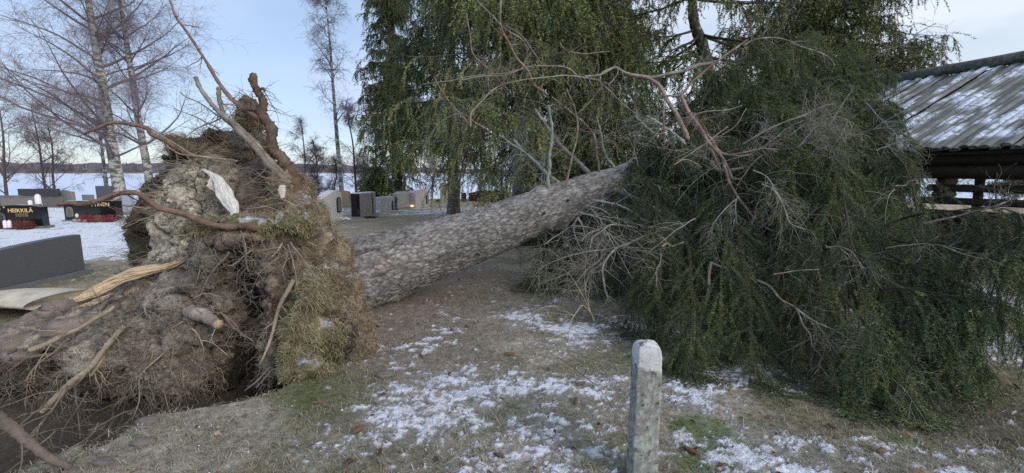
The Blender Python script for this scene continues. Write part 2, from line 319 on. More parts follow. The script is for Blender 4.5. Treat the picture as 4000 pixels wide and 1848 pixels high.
# ---------------------------------------------------------------- grass and litter near the camera
def make_grass():
    n = 150000; y = 1.9*(10/1.9)**rng.uniform(0, 1, n)**1.15; x = rng.uniform(-1.3, 1.3, n)*y; c, s = groundcol(x, y)
    keep = (rng.uniform(size=n) > s*.62) & (pit(x, y) > -.06); d = fbm(np.stack([x, y, x*0], -1)*3, 3, 71); keep &= rng.uniform(-.9, .5, n) < d
    x, y, c, s = x[keep], y[keep], c[keep], s[keep]; n = len(x)
    root = np.stack([x, y, gz(x, y)-.004], -1); az = rng.uniform(0, 2*pi, n); ln = rng.uniform(.025, .075, n)*(1+.6*rng.random(n)**4)
    up = rng.uniform(.15, .9, n); d1 = nrm(np.stack([np.cos(az), np.sin(az), up], -1)); d2 = nrm(np.stack([np.cos(az+.5*rng.normal(size=n)), np.sin(az+.3), up*.1-.2], -1))
    mid = root+d1*(ln*.55)[:, None]; tip = mid+d2*(ln*.6)[:, None]; sd = np.stack([-np.sin(az), np.cos(az), az*0], -1)*(.0011+.0007*y*.5)[:, None]
    V = np.stack([root-sd, root+sd, mid-sd*.8, mid+sd*.8, tip], 1)
    pal = A([.36, .31, .22], [.28, .23, .15], [.17, .18, .09], [.14, .16, .075], [.42, .38, .29])[rng.choice(5, n, p=[.32, .2, .18, .14, .16])]
    cl = np.where((c[:, 1] > c[:, 0]*1.12)[:, None], A(.13, .18, .06), pal)*rng.uniform(.55, 1.15, (n, 1)); cl = cl*.65+c*.35
    t = np.array([(0, 1, 3), (0, 3, 2), (2, 3, 4)])[None]+(np.arange(n)*5)[:, None, None]
    mb = MB(); mb.add(V.reshape(-1, 3), np.repeat(cl, 5, 0), t.reshape(-1, 3))
    tag(mb.build('grass', M_grass), 'matted dead straw and green grass blades on the ground', kind='stuff')
    # snow crumbs round the patches
    n = 12000; y = 1.9*(7/1.9)**rng.uniform(0, 1, n); x = rng.uniform(-1.2, 1.2, n)*y; c, s = groundcol(x, y); k = (s > .25) | ((rng.uniform(size=n) < .10) & (c[:, 2] > .10)); x, y = x[k], y[k]; n = len(x)
    b = np.stack([x, y, gz(x, y)+.012], -1); r = rng.uniform(.003, .009, n)[:, None]; o = nrm(rng.normal(size=(n, 4, 3)))*r[:, None]; V = b[:, None]+o
    t = np.array([(0, 1, 2), (0, 2, 3), (0, 3, 1), (1, 3, 2)])[None]+(np.arange(n)*4)[:, None, None]; mb = MB(); mb.add(V.reshape(-1, 3), A(.72, .76, .84), t.reshape(-1, 3))
    tag(mb.build('snow_crumbs', M_snow), 'crumbs of old snow caught in the grass', kind='stuff')
    # needles, twig bits and leaf litter
    n = 16000; y = 1.9*(9/1.9)**rng.uniform(0, 1, n); x = rng.uniform(-1.2, 1.2, n)*y; k = pit(x, y) > -.05; x, y = x[k], y[k]; n = len(x); c, s = groundcol(x, y)
    b = np.stack([x, y, gz(x, y)+.012+.012*s], -1); az = rng.uniform(0, 2*pi, n); big = rng.random(n) < .025
    la = np.where(big, rng.uniform(.014, .03, n), rng.uniform(.008, .03, n)); lb = np.where(big, la*.55, .0018)
    u = np.stack([np.cos(az), np.sin(az), rng.normal(0, .25, n)], -1)*la[:, None]; v = np.stack([-np.sin(az), np.cos(az), rng.normal(0, .5, n)], -1)*lb[:, None]
    V = np.stack([b-u, b-v, b+u, b+v+np.stack([x*0, x*0, lb], -1)], 1); cl = A([.13, .07, .045], [.17, .11, .07], [.10, .06, .04], [.28, .22, .15])[rng.choice(4, n)]*rng.uniform(.6, 1.2, (n, 1))
    t = np.array([(0, 1, 2), (0, 2, 3)])[None]+(np.arange(n)*4)[:, None, None]; mb = MB(); mb.add(V.reshape(-1, 3), np.repeat(cl, 4, 0), t.reshape(-1, 3))
    tag(mb.build('litter', M_grass), 'brown leaves, needles and twig bits strewn on the grass', kind='stuff')
make_grass()
# spruce cones lying about
def cone_mesh():
    mb = MB(); m = 12; s = np.linspace(-.05, .05, m); r = .014*np.sqrt(np.clip(1-(s/.055)**2, .03, 1))*(1+.22*(np.arange(m) % 2))
    mb.tubes([np.stack([s, .004*np.sin(s*30), s*0], -1)], [r], 9, A(.16, .10, .07), rough=.18); return mb
CN = [((1240, 1575), 'spruce cone lying on frosty grass below the hanging green turf flap'), ((1400, 1690), 'orange-brown spruce cone on bare grass, nearest of the cones left of the snow'),
      ((1275, 1365), 'brown cone caught low on the green turf flap'), ((1765, 1300), 'reddish cone in the needle litter beyond the snow patches'), ((1825, 1285), 'small dark cone right beside the reddish one in the needle litter'),
      ((2250, 1580), 'dark brown cone between two snow patches left of the granite post'), ((2060, 1130), 'cone near the shaded grass close under the leaning trunk'),
      ((2700, 1776), 'large brown cone on the moss right of the granite post'), ((3250, 1680), 'orange cone on grass at the edge of the right snow patches'), ((3440, 1770), 'pale pink-brown cone by the lower right snow patches'),
      ((1990, 1390), 'brown cone among thin snow in the centre of the clearing'), ((1950, 1790), 'dark cone sunk in the snow at the bottom of the clearing'), ((2270, 1510), 'pale cone on straw just left of the granite post')]
cm0 = None
for i, ((px, py), lb) in enumerate(CN):
    g = G(px, py)
    if cm0 is None: o = cm0 = cone_mesh().build('spruce_cone', M_root, None, True)
    else: o = cm0.copy(); COL.objects.link(o)
    o.location = (g[0], g[1], float(gz(np.array([g[0]]), np.array([g[1]]))[0])+.018); o.rotation_euler = (0, 0, rng.uniform(0, 6)); tag(o, lb, 'cone', 'spruce cones on the ground')
    k = .7+.3*rng.random(); o.scale = (k, k, k)
# ---------------------------------------------------------------- growth helpers
def grow(S, D, Ln, m, droop=0., wig=.15, up=0.):
    S = np.asarray(S, float); D = nrm(np.asarray(D, float)); N = len(S); st = (np.asarray(Ln)/(m-1))[:, None]*np.ones((N, 1)); out = [S]; p = S; droop = np.asarray(droop)
    for i in range(m-1):
        p = p+D*st; out.append(p); D = D+rng.normal(0, wig, (N, 3)); D[:, 2] += up-droop; D = nrm(D)
    return np.stack(out, 1)
def kids(Pn, Rn, per, t0=.1, t1=1.0):
    N, m, _ = Pn.shape; t = rng.uniform(t0, t1, (N, per)); u = t*(m-1); i = np.minimum(u.astype(int), m-2); f = (u-i)[..., None]; r = np.arange(N)[:, None]
    a, b = Pn[r, i], Pn[r, i+1]; S = (a*(1-f)+b*f).reshape(-1, 3); T = nrm(b-a).reshape(-1, 3)
    Rr = (Rn[r, i]*(1-f[..., 0])+Rn[r, i+1]*f[..., 0]).reshape(-1); return S, T, Rr, t.reshape(-1)
def perp(T, flat=0.):
    v = rng.normal(size=T.shape); v[:, 2] *= (1-flat); v -= (v*T).sum(-1, keepdims=True)*T; return nrm(v)
def taper(N, m, r0, r1): return np.asarray(r0).reshape(-1, 1)*np.ones((N, 1))*(1-np.linspace(0, 1, m))[None]+np.asarray(r1).reshape(-1, 1)*np.linspace(0, 1, m)[None]
def needles(mb, Pn, per, ln, wd, colr, spread=.8, even=True):
    N, m, _ = Pn.shape; t = (np.arange(per)+rng.random((N, per)))/per; u = t*(m-1); i = np.minimum(u.astype(int), m-2); f = (u-i)[..., None]; r = np.arange(N)[:, None]
    a, b = Pn[r, i], Pn[r, i+1]; S = (a*(1-f)+b*f).reshape(-1, 3); T = nrm(b-a).reshape(-1, 3); q = perp(T); n = len(S)
    d = nrm(T*(1-spread*.5)+q*spread); sd = nrm(np.cross(d, rng.normal(size=(n, 3))))*wd/2; L_ = ln*rng.uniform(.7, 1.25, (n, 1))
    V = np.stack([S-sd-d*wd*.3, S+sd-d*wd*.3, S+d*L_], 1); c = np.repeat(colr*rng.uniform(.75, 1.3, (N, 1)), per, 0)*rng.uniform(.8, 1.2, (n, 1)); c = np.repeat(c, 3, 0)
    c[2::3] *= 1.25
    mb.add(V.reshape(-1, 3), c, np.arange(n*3).reshape(-1, 3))
GR = A([.084, .128, .050], [.112, .156, .056], [.058, .096, .050], [.150, .168, .070])
def gcol(n, k=1.0): return GR[rng.choice(4, n)]*k
# ---------------------------------------------------------------- the fallen spruce
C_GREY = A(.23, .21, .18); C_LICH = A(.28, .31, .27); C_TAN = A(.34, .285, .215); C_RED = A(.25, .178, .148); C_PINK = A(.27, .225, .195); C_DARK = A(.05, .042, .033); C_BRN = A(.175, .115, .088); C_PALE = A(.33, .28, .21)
base = P(1390, 1085, 5.35)
FT = empty('fallen_spruce', (base[0], base[1], 0), 'huge uprooted spruce lying across the picture, torn root plate at left, crown at right', 'fallen tree')
axp = np.vstack([P(1240, 1120, 5.15), P(1400, 1078, 5.35), P(1600, 1010, 5.65), P(1850, 925, 6.0), P(2100, 830, 6.4), P(2300, 752, 6.8), P(2450, 690, 7.1), P(2620, 620, 7.4), P(3000, 520, 8.2), P(3260, 455, 8.7), P(3330, 450, 8.85)])
axr = np.array([.54, .475, .40, .355, .312, .270, .205, .18, .15, .10, .03])
def trunk():
    m, k = 900, 230; C = rs(axp, m); r = rs(np.stack([axr]*3, 1), m)[:, 0]; T = nrm(np.gradient(C, axis=0)); B = nrm(np.cross(T, A(0, 0, 1))); Cc = np.cross(B, T)
    s = np.r_[0, np.cumsum(np.linalg.norm(np.diff(C, axis=0), axis=1))]; a = np.arange(k)*2*pi/k
    S_, A_ = np.meshgrid(s, a, indexing='ij'); cyl = np.stack([np.cos(A_)*.38, np.sin(A_)*.38, S_], -1)
    warp = cyl*A(1, 1, 1)+.03*np.stack([vn(cyl*6, 1), vn(cyl*6, 2), vn(cyl*6, 3)], -1)
    d1, d2, idd = cell(warp*A(27, 27, 8), 5); e1 = np.clip(d2-d1, 0, .35)/.35
    d1b, d2b, idb = cell(warp*A(62, 62, 34), 15); e2 = np.clip(d2b-d1b, 0, .4)/.4
    lowf = smooth(2.2, .3, s)[:, None]                       # ridged bark near the butt
    rid = np.abs(vn(warp*A(11, 11, 1.7), 6))
    h = .016*e1**.6*(.45+.55*idd)*(.45+.55*lowf)+.010*e2*(.4+.6*idb)+.024*rid*lowf+.018*fbm(cyl*2.2, 3, 8)+.003*vn(cyl*90, 9)
    rad = r[:, None]*(1+.045*np.sin(A_*3+S_*.8)*smooth(3, 0, S_)+.03*vn(cyl*1.3, 12))+h
    # knots and a swelling where the crown starts
    for sk, ak, hk, wk in ((3.15, 1.5, .05, .10), (3.5, 4.4, .09, .14), (3.3, 5.1, .07, .12), (2.6, 2.2, .02, .03), (2.2, 3.4, .02, .03), (2.9, 2.8, .02, .03), (3.9, 3.2, .05, .1)):
        rad = rad+hk*np.exp(-((S_-sk)/wk)**2-(np.angle(np.exp(1j*(A_-ak)))*.33/wk)**2)
    V = C[:, None]+rad[..., None]*(np.cos(a)[None, :, None]*B[:, None]+np.sin(a)[None, :, None]*Cc[:, None])
    pt = fbm(cyl*A(2.5, 2.5, 1.2), 3, 77); fis = smooth(.0, .16, np.abs(vn(warp*A(9, 9, 1.3), 61))+.10*(1-lowf)); col = A(.335, .325, .312)*(.42+.58*fis)[..., None]*(.30+.84*e1*(.35+.65*e2))[..., None]*(.6+.4*idd+.4*idb)[..., None]*(1+.45*pt)[..., None]
    wn = smooth(.1, .5, fbm(cyl*A(3, 3, 1.2), 3, 33))[..., None]; col = col*(1-wn*.35)+A(.34, .22, .16)*wn*.35*(.5+.5*e1[..., None])
    li = smooth(.25, .5, fbm(cyl*9, 4, 41))[..., None]*.6*smooth(1.5, 3.5, S_)[..., None]; col = col*(1-li)+A(.40, .42, .40)*li
    fr = (smooth(.3, 1, np.sin(A_))*smooth(.05, .4, vn(cyl*25, 50)))[..., None]*.3; col = col*(1-fr)+A(.38, .37, .37)*fr  # pale upper side: frost specks plus a lit top edge put into the bark colour
    mb = MB(); idx = np.arange(m*k).reshape(m, k); q = np.stack([idx[:-1], np.roll(idx[:-1], -1, 1), np.roll(idx[1:], -1, 1), idx[1:]], -1)[..., ::-1]
    mb.add(V, col, q=q); return mb.build('trunk', M_bark, FT, True)
trunk()
# ---- root plate: lumps of soil, clay and turf merged into one body
KIND = {'clay': A(.58, .525, .425), 'soil': A(.25, .215, .178), 'dark': A(.06, .048, .038), 'red': A(.225, .175, .145), 'turf': A(.235, .21, .125), 'straw': A(.30, .245, .175), 'sand': A(.37, .33, .275), 'purp': A(.21, .175, .16), 'ring': A(.085, .075, .048), 'gold': A(.38, .28, .16)}  # dark: shade of the hollows painted as a soil colour
BL = [  # px,py (photo/4000), depth, rx,ry px, depth radius m, kind
 (790, 850, 4.85, 185, 190, .30, 'clay'), (720, 900, 4.85, 110, 150, .28, 'clay'), (850, 720, 4.85, 130, 110, .26, 'clay'), (760, 1010, 4.8, 140, 110, .35, 'clay'), (690, 1000, 4.85, 75, 120, .28, 'clay'),
 (980, 780, 4.95, 120, 150, .35, 'soil'), (1040, 760, 4.9, 80, 120, .33, 'red'), (930, 620, 5.1, 130, 70, .3, 'gold'), (990, 575, 5.0, 75, 60, .3, 'straw'), (975, 490, 4.95, 38, 60, .18, 'straw'), (965, 430, 4.9, 24, 45, .12, 'red'),
 (1045, 680, 4.85, 45, 70, .25, 'red'), (880, 545, 5.1, 75, 28, .2, 'ring'), (800, 575, 5.2, 110, 26, .2, 'ring'),
 (620, 820, 5.6, 50, 110, .3, 'ring'), (585, 930, 5.6, 45, 90, .3, 'ring'), (620, 1000, 5.5, 50, 80, .3, 'ring'), (665, 730, 5.6, 50, 50, .3, 'ring'), (590, 860, 5.6, 45, 70, .3, 'ring'), (730, 670, 5.4, 70, 30, .22, 'ring'),
 (680, 540, 5.4, 50, 26, .12, 'straw'), (720, 580, 5.4, 65, 30, .14, 'straw'), (700, 625, 5.45, 60, 30, .16, 'ring'),
 (1140, 800, 4.5, 80, 120, .3, 'straw'), (1190, 900, 4.35, 70, 110, .3, 'straw'), (1240, 1000, 4.25, 65, 110, .3, 'straw'), (1290, 1100, 4.15, 70, 110, .3, 'straw'), (1340, 1190, 4.05, 75, 110, .28, 'straw'), (1385, 1290, 3.95, 55, 90, .24, 'straw'), (1420, 1350, 3.85, 42, 70, .2, 'straw'),
 (1330, 1020, 4.7, 50, 90, .3, 'straw'), (1352, 1335, 3.66, 30, 60, .1, 'dark'),  # dark lump: shade of a gap in the skirt, painted on a bump
 (1210, 1180, 3.75, 80, 130, .25, 'turf'), (1180, 1300, 3.6, 70, 120, .2, 'turf'), (1150, 1400, 3.45, 50, 90, .17, 'turf'), (1250, 1330, 3.6, 90, 90, .14, 'turf'), (1210, 1440, 3.4, 70, 50, .12, 'turf'),
 (1090, 1230, 3.8, 45, 150, .2, 'red'), (1075, 1370, 3.7, 45, 110, .2, 'soil'), (1075, 1060, 3.95, 38, 110, .2, 'soil'),
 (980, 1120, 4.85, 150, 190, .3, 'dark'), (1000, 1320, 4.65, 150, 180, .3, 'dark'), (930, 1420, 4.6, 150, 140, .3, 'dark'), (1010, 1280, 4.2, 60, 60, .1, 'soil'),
 (1000, 865, 4.1, 170, 26, .32, 'turf'), (880, 885, 4.05, 90, 26, .3, 'turf'), (1130, 880, 4.05, 100, 40, .3, 'turf'), (1000, 915, 4.0, 160, 40, .3, 'red'), (900, 960, 4.05, 90, 50, .26, 'soil'), (1100, 960, 4.0, 90, 50, .26, 'red'),
 (845, 1010, 3.95, 40, 110, .24, 'soil'), (810, 1100, 3.95, 60, 90, .26, 'soil'), (800, 1000, 4.1, 30, 80, .2, 'sand'), 
 (620, 1120, 4.3, 220, 80, .4, 'sand'), (460, 1210, 4.1, 210, 85, .38, 'sand'), (300, 1290, 3.9, 200, 85, .38, 'sand'), (740, 1180, 4.0, 190, 110, .36, 'sand'), (620, 1300, 3.8, 200, 110, .34, 'soil'), (430, 1370, 3.7, 180, 80, .34, 'sand'),
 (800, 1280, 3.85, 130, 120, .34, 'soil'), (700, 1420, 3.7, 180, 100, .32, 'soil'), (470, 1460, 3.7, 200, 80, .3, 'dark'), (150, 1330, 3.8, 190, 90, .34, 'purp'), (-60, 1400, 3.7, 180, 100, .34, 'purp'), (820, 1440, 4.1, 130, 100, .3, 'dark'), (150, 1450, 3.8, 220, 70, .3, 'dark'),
 (620, 1230, 4.0, 60, 55, .42, 'sand'), (880, 1190, 3.8, 50, 40, .18, 'sand'), (700, 1340, 3.65, 80, 60, .2, 'sand'),
]
def root_plate():
    src = MB(); cs = []; rr = []; kk = []
    for i, (px, py, Y, rx, ry, rd, kd) in enumerate(BL):
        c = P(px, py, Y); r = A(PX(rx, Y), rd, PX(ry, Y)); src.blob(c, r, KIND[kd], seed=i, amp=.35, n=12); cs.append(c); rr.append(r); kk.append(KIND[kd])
    tmp = src.build('root_plate_source', M_soil); md = tmp.modifiers.new('r', 'REMESH'); md.mode = 'VOXEL'; md.voxel_size = .023
    dg = bpy.context.evaluated_depsgraph_get(); me = bpy.data.meshes.new_from_object(tmp.evaluated_get(dg)); bpy.data.objects.remove(tmp)
    nvt = len(me.vertices); V = np.empty(nvt*3, np.float32); me.vertices.foreach_get('co', V); V = V.reshape(-1, 3).astype(float)
    nm = np.empty(nvt*3, np.float32); me.vertices.foreach_get('normal', nm); nm = nm.reshape(-1, 3).astype(float)
    cs, rr, kk = np.array(cs), np.array(rr), np.array(kk); wp = V+.07*np.stack([vn(V*5, 1), vn(V*5, 2), vn(V*5, 3)], -1)
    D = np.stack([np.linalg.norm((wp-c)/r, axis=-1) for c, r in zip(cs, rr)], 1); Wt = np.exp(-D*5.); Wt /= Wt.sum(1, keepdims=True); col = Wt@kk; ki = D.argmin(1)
    names = np.array([b[-1] for b in BL])[ki]
    wq = V+.05*np.stack([vn(V*7, 11), vn(V*7, 12), vn(V*7, 13)], -1); d1, d2, idd = cell(wq*A(8, 8, 17), 4); d1b, d2b, idb = cell(wq*A(20, 20, 42), 14)
    cl = np.where(np.isin(names, ['clay', 'sand']), .68, 1.); disp = .075*fbm(V*3.2, 3, 2)*cl+.030*(idd-.5)*smooth(0, .25, d2-d1)*cl+.020*(idb-.5)*smooth(0, .3, d2b-d1b)+(.034*fbm(V*14, 3, 3)+.014*vn(V*42, 31))*cl-.05*np.exp(-(fbm(V*2.6, 3, 44)/.05)**2)
    V2 = V+nm*disp[:, None]; me.vertices.foreach_set('co', V2.astype(np.float32).ravel())
    col = col*(.75+.5*idd)[:, None]*(.8+.4*idb)[:, None]*(1+.45*fbm(V*7, 4, 9))[:, None]
    crk = np.exp(-(fbm(V*2.6, 3, 44)/.05)**2)[:, None]; col = col*(1-.55*crk)
    claym = smooth(.2, .5, fbm(V*2.4, 3, 91))[:, None]*(np.isin(names, ['soil', 'sand']))[:, None]*.5; col = col*(1-claym)+A(.27, .24, .19)*claym
    up = smooth(.55, .95, nm[:, 2])*np.isin(names, ['turf', 'straw']); gr = smooth(-.1, .3, fbm(V*6, 3, 19))*np.isin(names, ['turf']); col = col*(1-.5*gr[:, None])+A(.085, .105, .032)*.5*gr[:, None]
    sn = (up*smooth(.05, .25, fbm(V*11, 3, 29)))[:, None]; col = col*(1-sn)+A(.7, .74, .8)*sn
    col = np.clip(col, .01, 1)
    at = me.color_attributes.new('Col', 'FLOAT_COLOR', 'POINT'); at.data.foreach_set('color', np.hstack([col, np.ones((nvt, 1))]).astype(np.float32).ravel())
    me.polygons.foreach_set('use_smooth', np.ones(len(me.polygons), bool)); me.materials.clear(); me.materials.append(M_soil); me.update()
    o = bpy.data.objects.new('root_plate', me); COL.objects.link(o); o.parent = FT; o.matrix_parent_inverse = mat_inv(FT)
    o['label'] = 'torn plate of soil, clay and turf'
    return o, V2, nm, names
RP, RV, RN, RK = root_plate()
def tufts():
    vis = (RN[:, 1] < .5)
    # hanging grass on the turf parts
    def pick(kinds, n, cond=None):
        i = np.where(np.isin(RK, kinds) & vis & (cond if cond is not None else True) & (fbm(RV*5, 3, 55) > -.12))[0]; return rng.choice(i, n)
    for nm_, kinds, n, ln, pal in (('turf_grass', ['turf'], 15000, .055, A([.24, .23, .11], [.33, .27, .18], [.40, .34, .24], [.15, .165, .07], [.36, .30, .22])), ('straw_grass', ['straw'], 15000, .06, A([.28, .225, .15], [.22, .165, .11], [.36, .30, .21], [.17, .14, .09])), ('dark_turf_fringe', ['ring'], 5000, .045, A([.095, .08, .055], [.15, .125, .08], [.07, .06, .04], [.13, .125, .07]))):
        i = pick(kinds, n); S = RV[i]+rng.normal(0, .01, (n, 3)); D = nrm(RN[i]*.45+rng.normal(0, .5, (n, 3))+A(0, 0, -.25)); ln = ln*(.45+1.1*smooth(-.3, .5, fbm(RV[i]*4, 2, 56))); Pn = grow(S, D, ln*rng.uniform(.5, 1.5, n), 4, .3, .3)
        mb = MB(); mb.tubes(Pn, taper(n, 4, .0026, .0008), 3, pal[rng.choice(len(pal), n)]*rng.uniform(.6, 1.15, (n, 1)), cap=False)
        o = mb.build(nm_, M_grass, RP); o['kind'] = 'stuff'
    # fine rootlets
    n = 1900; i = pick(['soil', 'dark', 'sand', 'red', 'gold', 'dark', 'soil'], n, (RN[:, 1] < .1)); S = RV[i]; D = nrm(RN[i]*.5+rng.normal(0, .5, (n, 3))+A(-.2, -.15, -.5)); ln = rng.uniform(.05, .22, n)*(1+1.0*(rng.random(n) < .06))
    Pn = grow(S, D, ln, 7, .12, .30); mb = MB(); pal = A([.36, .31, .25], [.27, .225, .18], [.18, .145, .12], [.42, .37, .30]); c = pal[rng.choice(4, n)]*rng.uniform(.5, 1.1, (n, 1))
    r0 = rng.uniform(.0012, .0032, n)*(1+1.2*(rng.random(n) < .04)); mb.tubes(Pn, taper(n, 7, r0, .0007), 3, c, cap=False)
    Sk, T, Rr, t = kids(Pn, taper(n, 7, r0, .0007), 2, .3, .9); n2 = len(Sk); P2 = grow(Sk, nrm(T+perp(T)*.8), rng.uniform(.03, .12, n2), 5, .15, .3); mb.tubes(P2, taper(n2, 5, Rr*.7, .0006), 3, np.repeat(c, 2, 0), cap=False)
    o = mb.build('rootlet_mass', M_twig, RP); o['kind'] = 'stuff'
    n = 8000; i = pick(['soil', 'sand', 'red', 'dark', 'gold', 'purp', 'straw'], n); tg = perp(RN[i]); Pn = grow(RV[i]+RN[i]*.003, nrm(tg+RN[i]*.25+A(0, 0, -.25)), rng.uniform(.03, .10, n), 5, .06, .30)
    mb = MB(); pal = A([.40, .34, .26], [.30, .24, .18], [.22, .18, .145], [.46, .41, .33]); mb.tubes(Pn, taper(n, 5, .0016, .0008), 3, pal[rng.choice(4, n)]*rng.uniform(.6, 1.1, (n, 1)), cap=False)
    o = mb.build('root_fibres', M_twig, RP); o['kind'] = 'stuff'
    # horizontal rootlet fringes poking from the clay edge and red root fibres at the top
    n = 900; i = pick(['red', 'straw', 'gold'], n, RV[:, 2] > 1.2); Pn = grow(RV[i], nrm(rng.normal(0, .5, (n, 3))+A(-.5, -.2, .0)), rng.uniform(.1, .32, n), 7, .03, .25)
    mb = MB(); mb.tubes(Pn, taper(n, 7, .0028, .0008), 3, A(.28, .225, .175)*rng.uniform(.6, 1.3, (n, 1)), cap=False)
    n = 420; i = pick(['clay', 'ring'], n, (RN[:, 0] < -.2)); Pn = grow(RV[i], nrm(rng.normal(0, .35, (n, 3))+A(-.9, -.3, .1)), rng.uniform(.1, .3, n), 7, .03, .2); mb.tubes(Pn, taper(n, 7, .0032, .001), 3, A(.33, .29, .23)*rng.uniform(.5, 1.2, (n, 1)), cap=False)
    o = mb.build('root_fringe', M_twig, RP); o['kind'] = 'stuff'
    # clods stuck on the plate
    mb = MB(); i = pick(['soil', 'sand', 'clay', 'clay', 'dark'], 5200, RN[:, 1] < .2)
    for j, k in enumerate(i): r = .007+.022*rng.random()**3; mb.blob(RV[k], (r, r*.8, r*.7), {'s': A(.26, .225, .185), 'd': A(.12, .10, .08), 'c': A(.30, .27, .21)}[RK[k][0]]*rng.uniform(.7, 1.2), seed=j % 50, amp=.5, n=4)
    o = mb.build('soil_clods', M_soil, RP, True); o['kind'] = 'stuff'
tufts()
# ---- single roots and bare branches, traced one by one
def limb(name, pts, Y0, Y1, r0, r1, colr, mat=None, k=9, twigs=0, rough=.06, parent=FT, endcap=None, tl=.35, n=None, wob=.012, droop=.04):
    if name == 'branch': r0, r1, rough, twigs = r0*.74, r1*.74, max(rough, .11), int(twigs*1.5)
    if name == 'root': rough, wob, twigs = max(rough, .10), wob*1.5, twigs+5
    pts = np.asarray(pts, float); Yv = np.linspace(Y0, Y1, len(pts)); W = P(pts[:, 0], pts[:, 1], Yv); n = n or 10*len(pts); W = rs(W, n); sc = PX(1, .5*(Y0+Y1))
    W = W+wob*np.stack([vn(W*6, 5), vn(W*6, 6), vn(W*6, 7)], -1)*smooth(0, .1, np.linspace(0, 1, n))[:, None]
    r = np.linspace(r0, r1, n)*sc*(.70 if max(r0, r1) < 24 else 1)*(1+.13*vn(W*14, 8)+.08*vn(W*45, 9)); mb = MB(); dm = smooth(-.1, .5, fbm(W*7, 3, 17)+.25*smooth(.2, 0, np.linspace(0, 1, n)))[:, None]; cv = colr*(1+.35*vn(W*20, 19))[:, None]; cv = cv*(1-.6*dm)+A(.16, .13, .105)*.6*dm if name == 'root' else cv; mb.tubes(W[None], r[None], k, cv[None], rough=rough)
    if endcap is not None:
        T = nrm(W[-1]-W[-2]); mb.tubes([np.stack([W[-1]-T*.004, W[-1]+T*.012])], [[r[-1]*.93, r[-1]*.85]], k, endcap)
    if twigs:
        S, T, Rr, t = kids(W[None], r[None], twigs, .12, 1); N = len(S); ln = tl*rng.uniform(.3, 1.1, N); Pn = grow(S, nrm(T*.5+perp(T)*.8), ln, 8, droop, .16)
        rt = np.minimum(Rr*.5, .006)*rng.uniform(.5, 1, N); mb.tubes(Pn, taper(N, 8, rt, .001), 4, colr*rng.uniform(.7, 1.25, (N, 1)))
        S, T, Rr, t = kids(Pn, taper(N, 8, rt, .001), 5, .15, 1); N = len(S); P2 = grow(S, nrm(T*.6+perp(T)*.8), ln.repeat(5)*rng.uniform(.2, .6, N), 5, droop, .2)
        mb.tubes(P2, taper(N, 5, np.maximum(Rr*.6, .0014), .0009), 3, colr*rng.uniform(.7, 1.25, (N, 1)), cap=False)
    return mb.build(name, mat or M_root, parent, True)
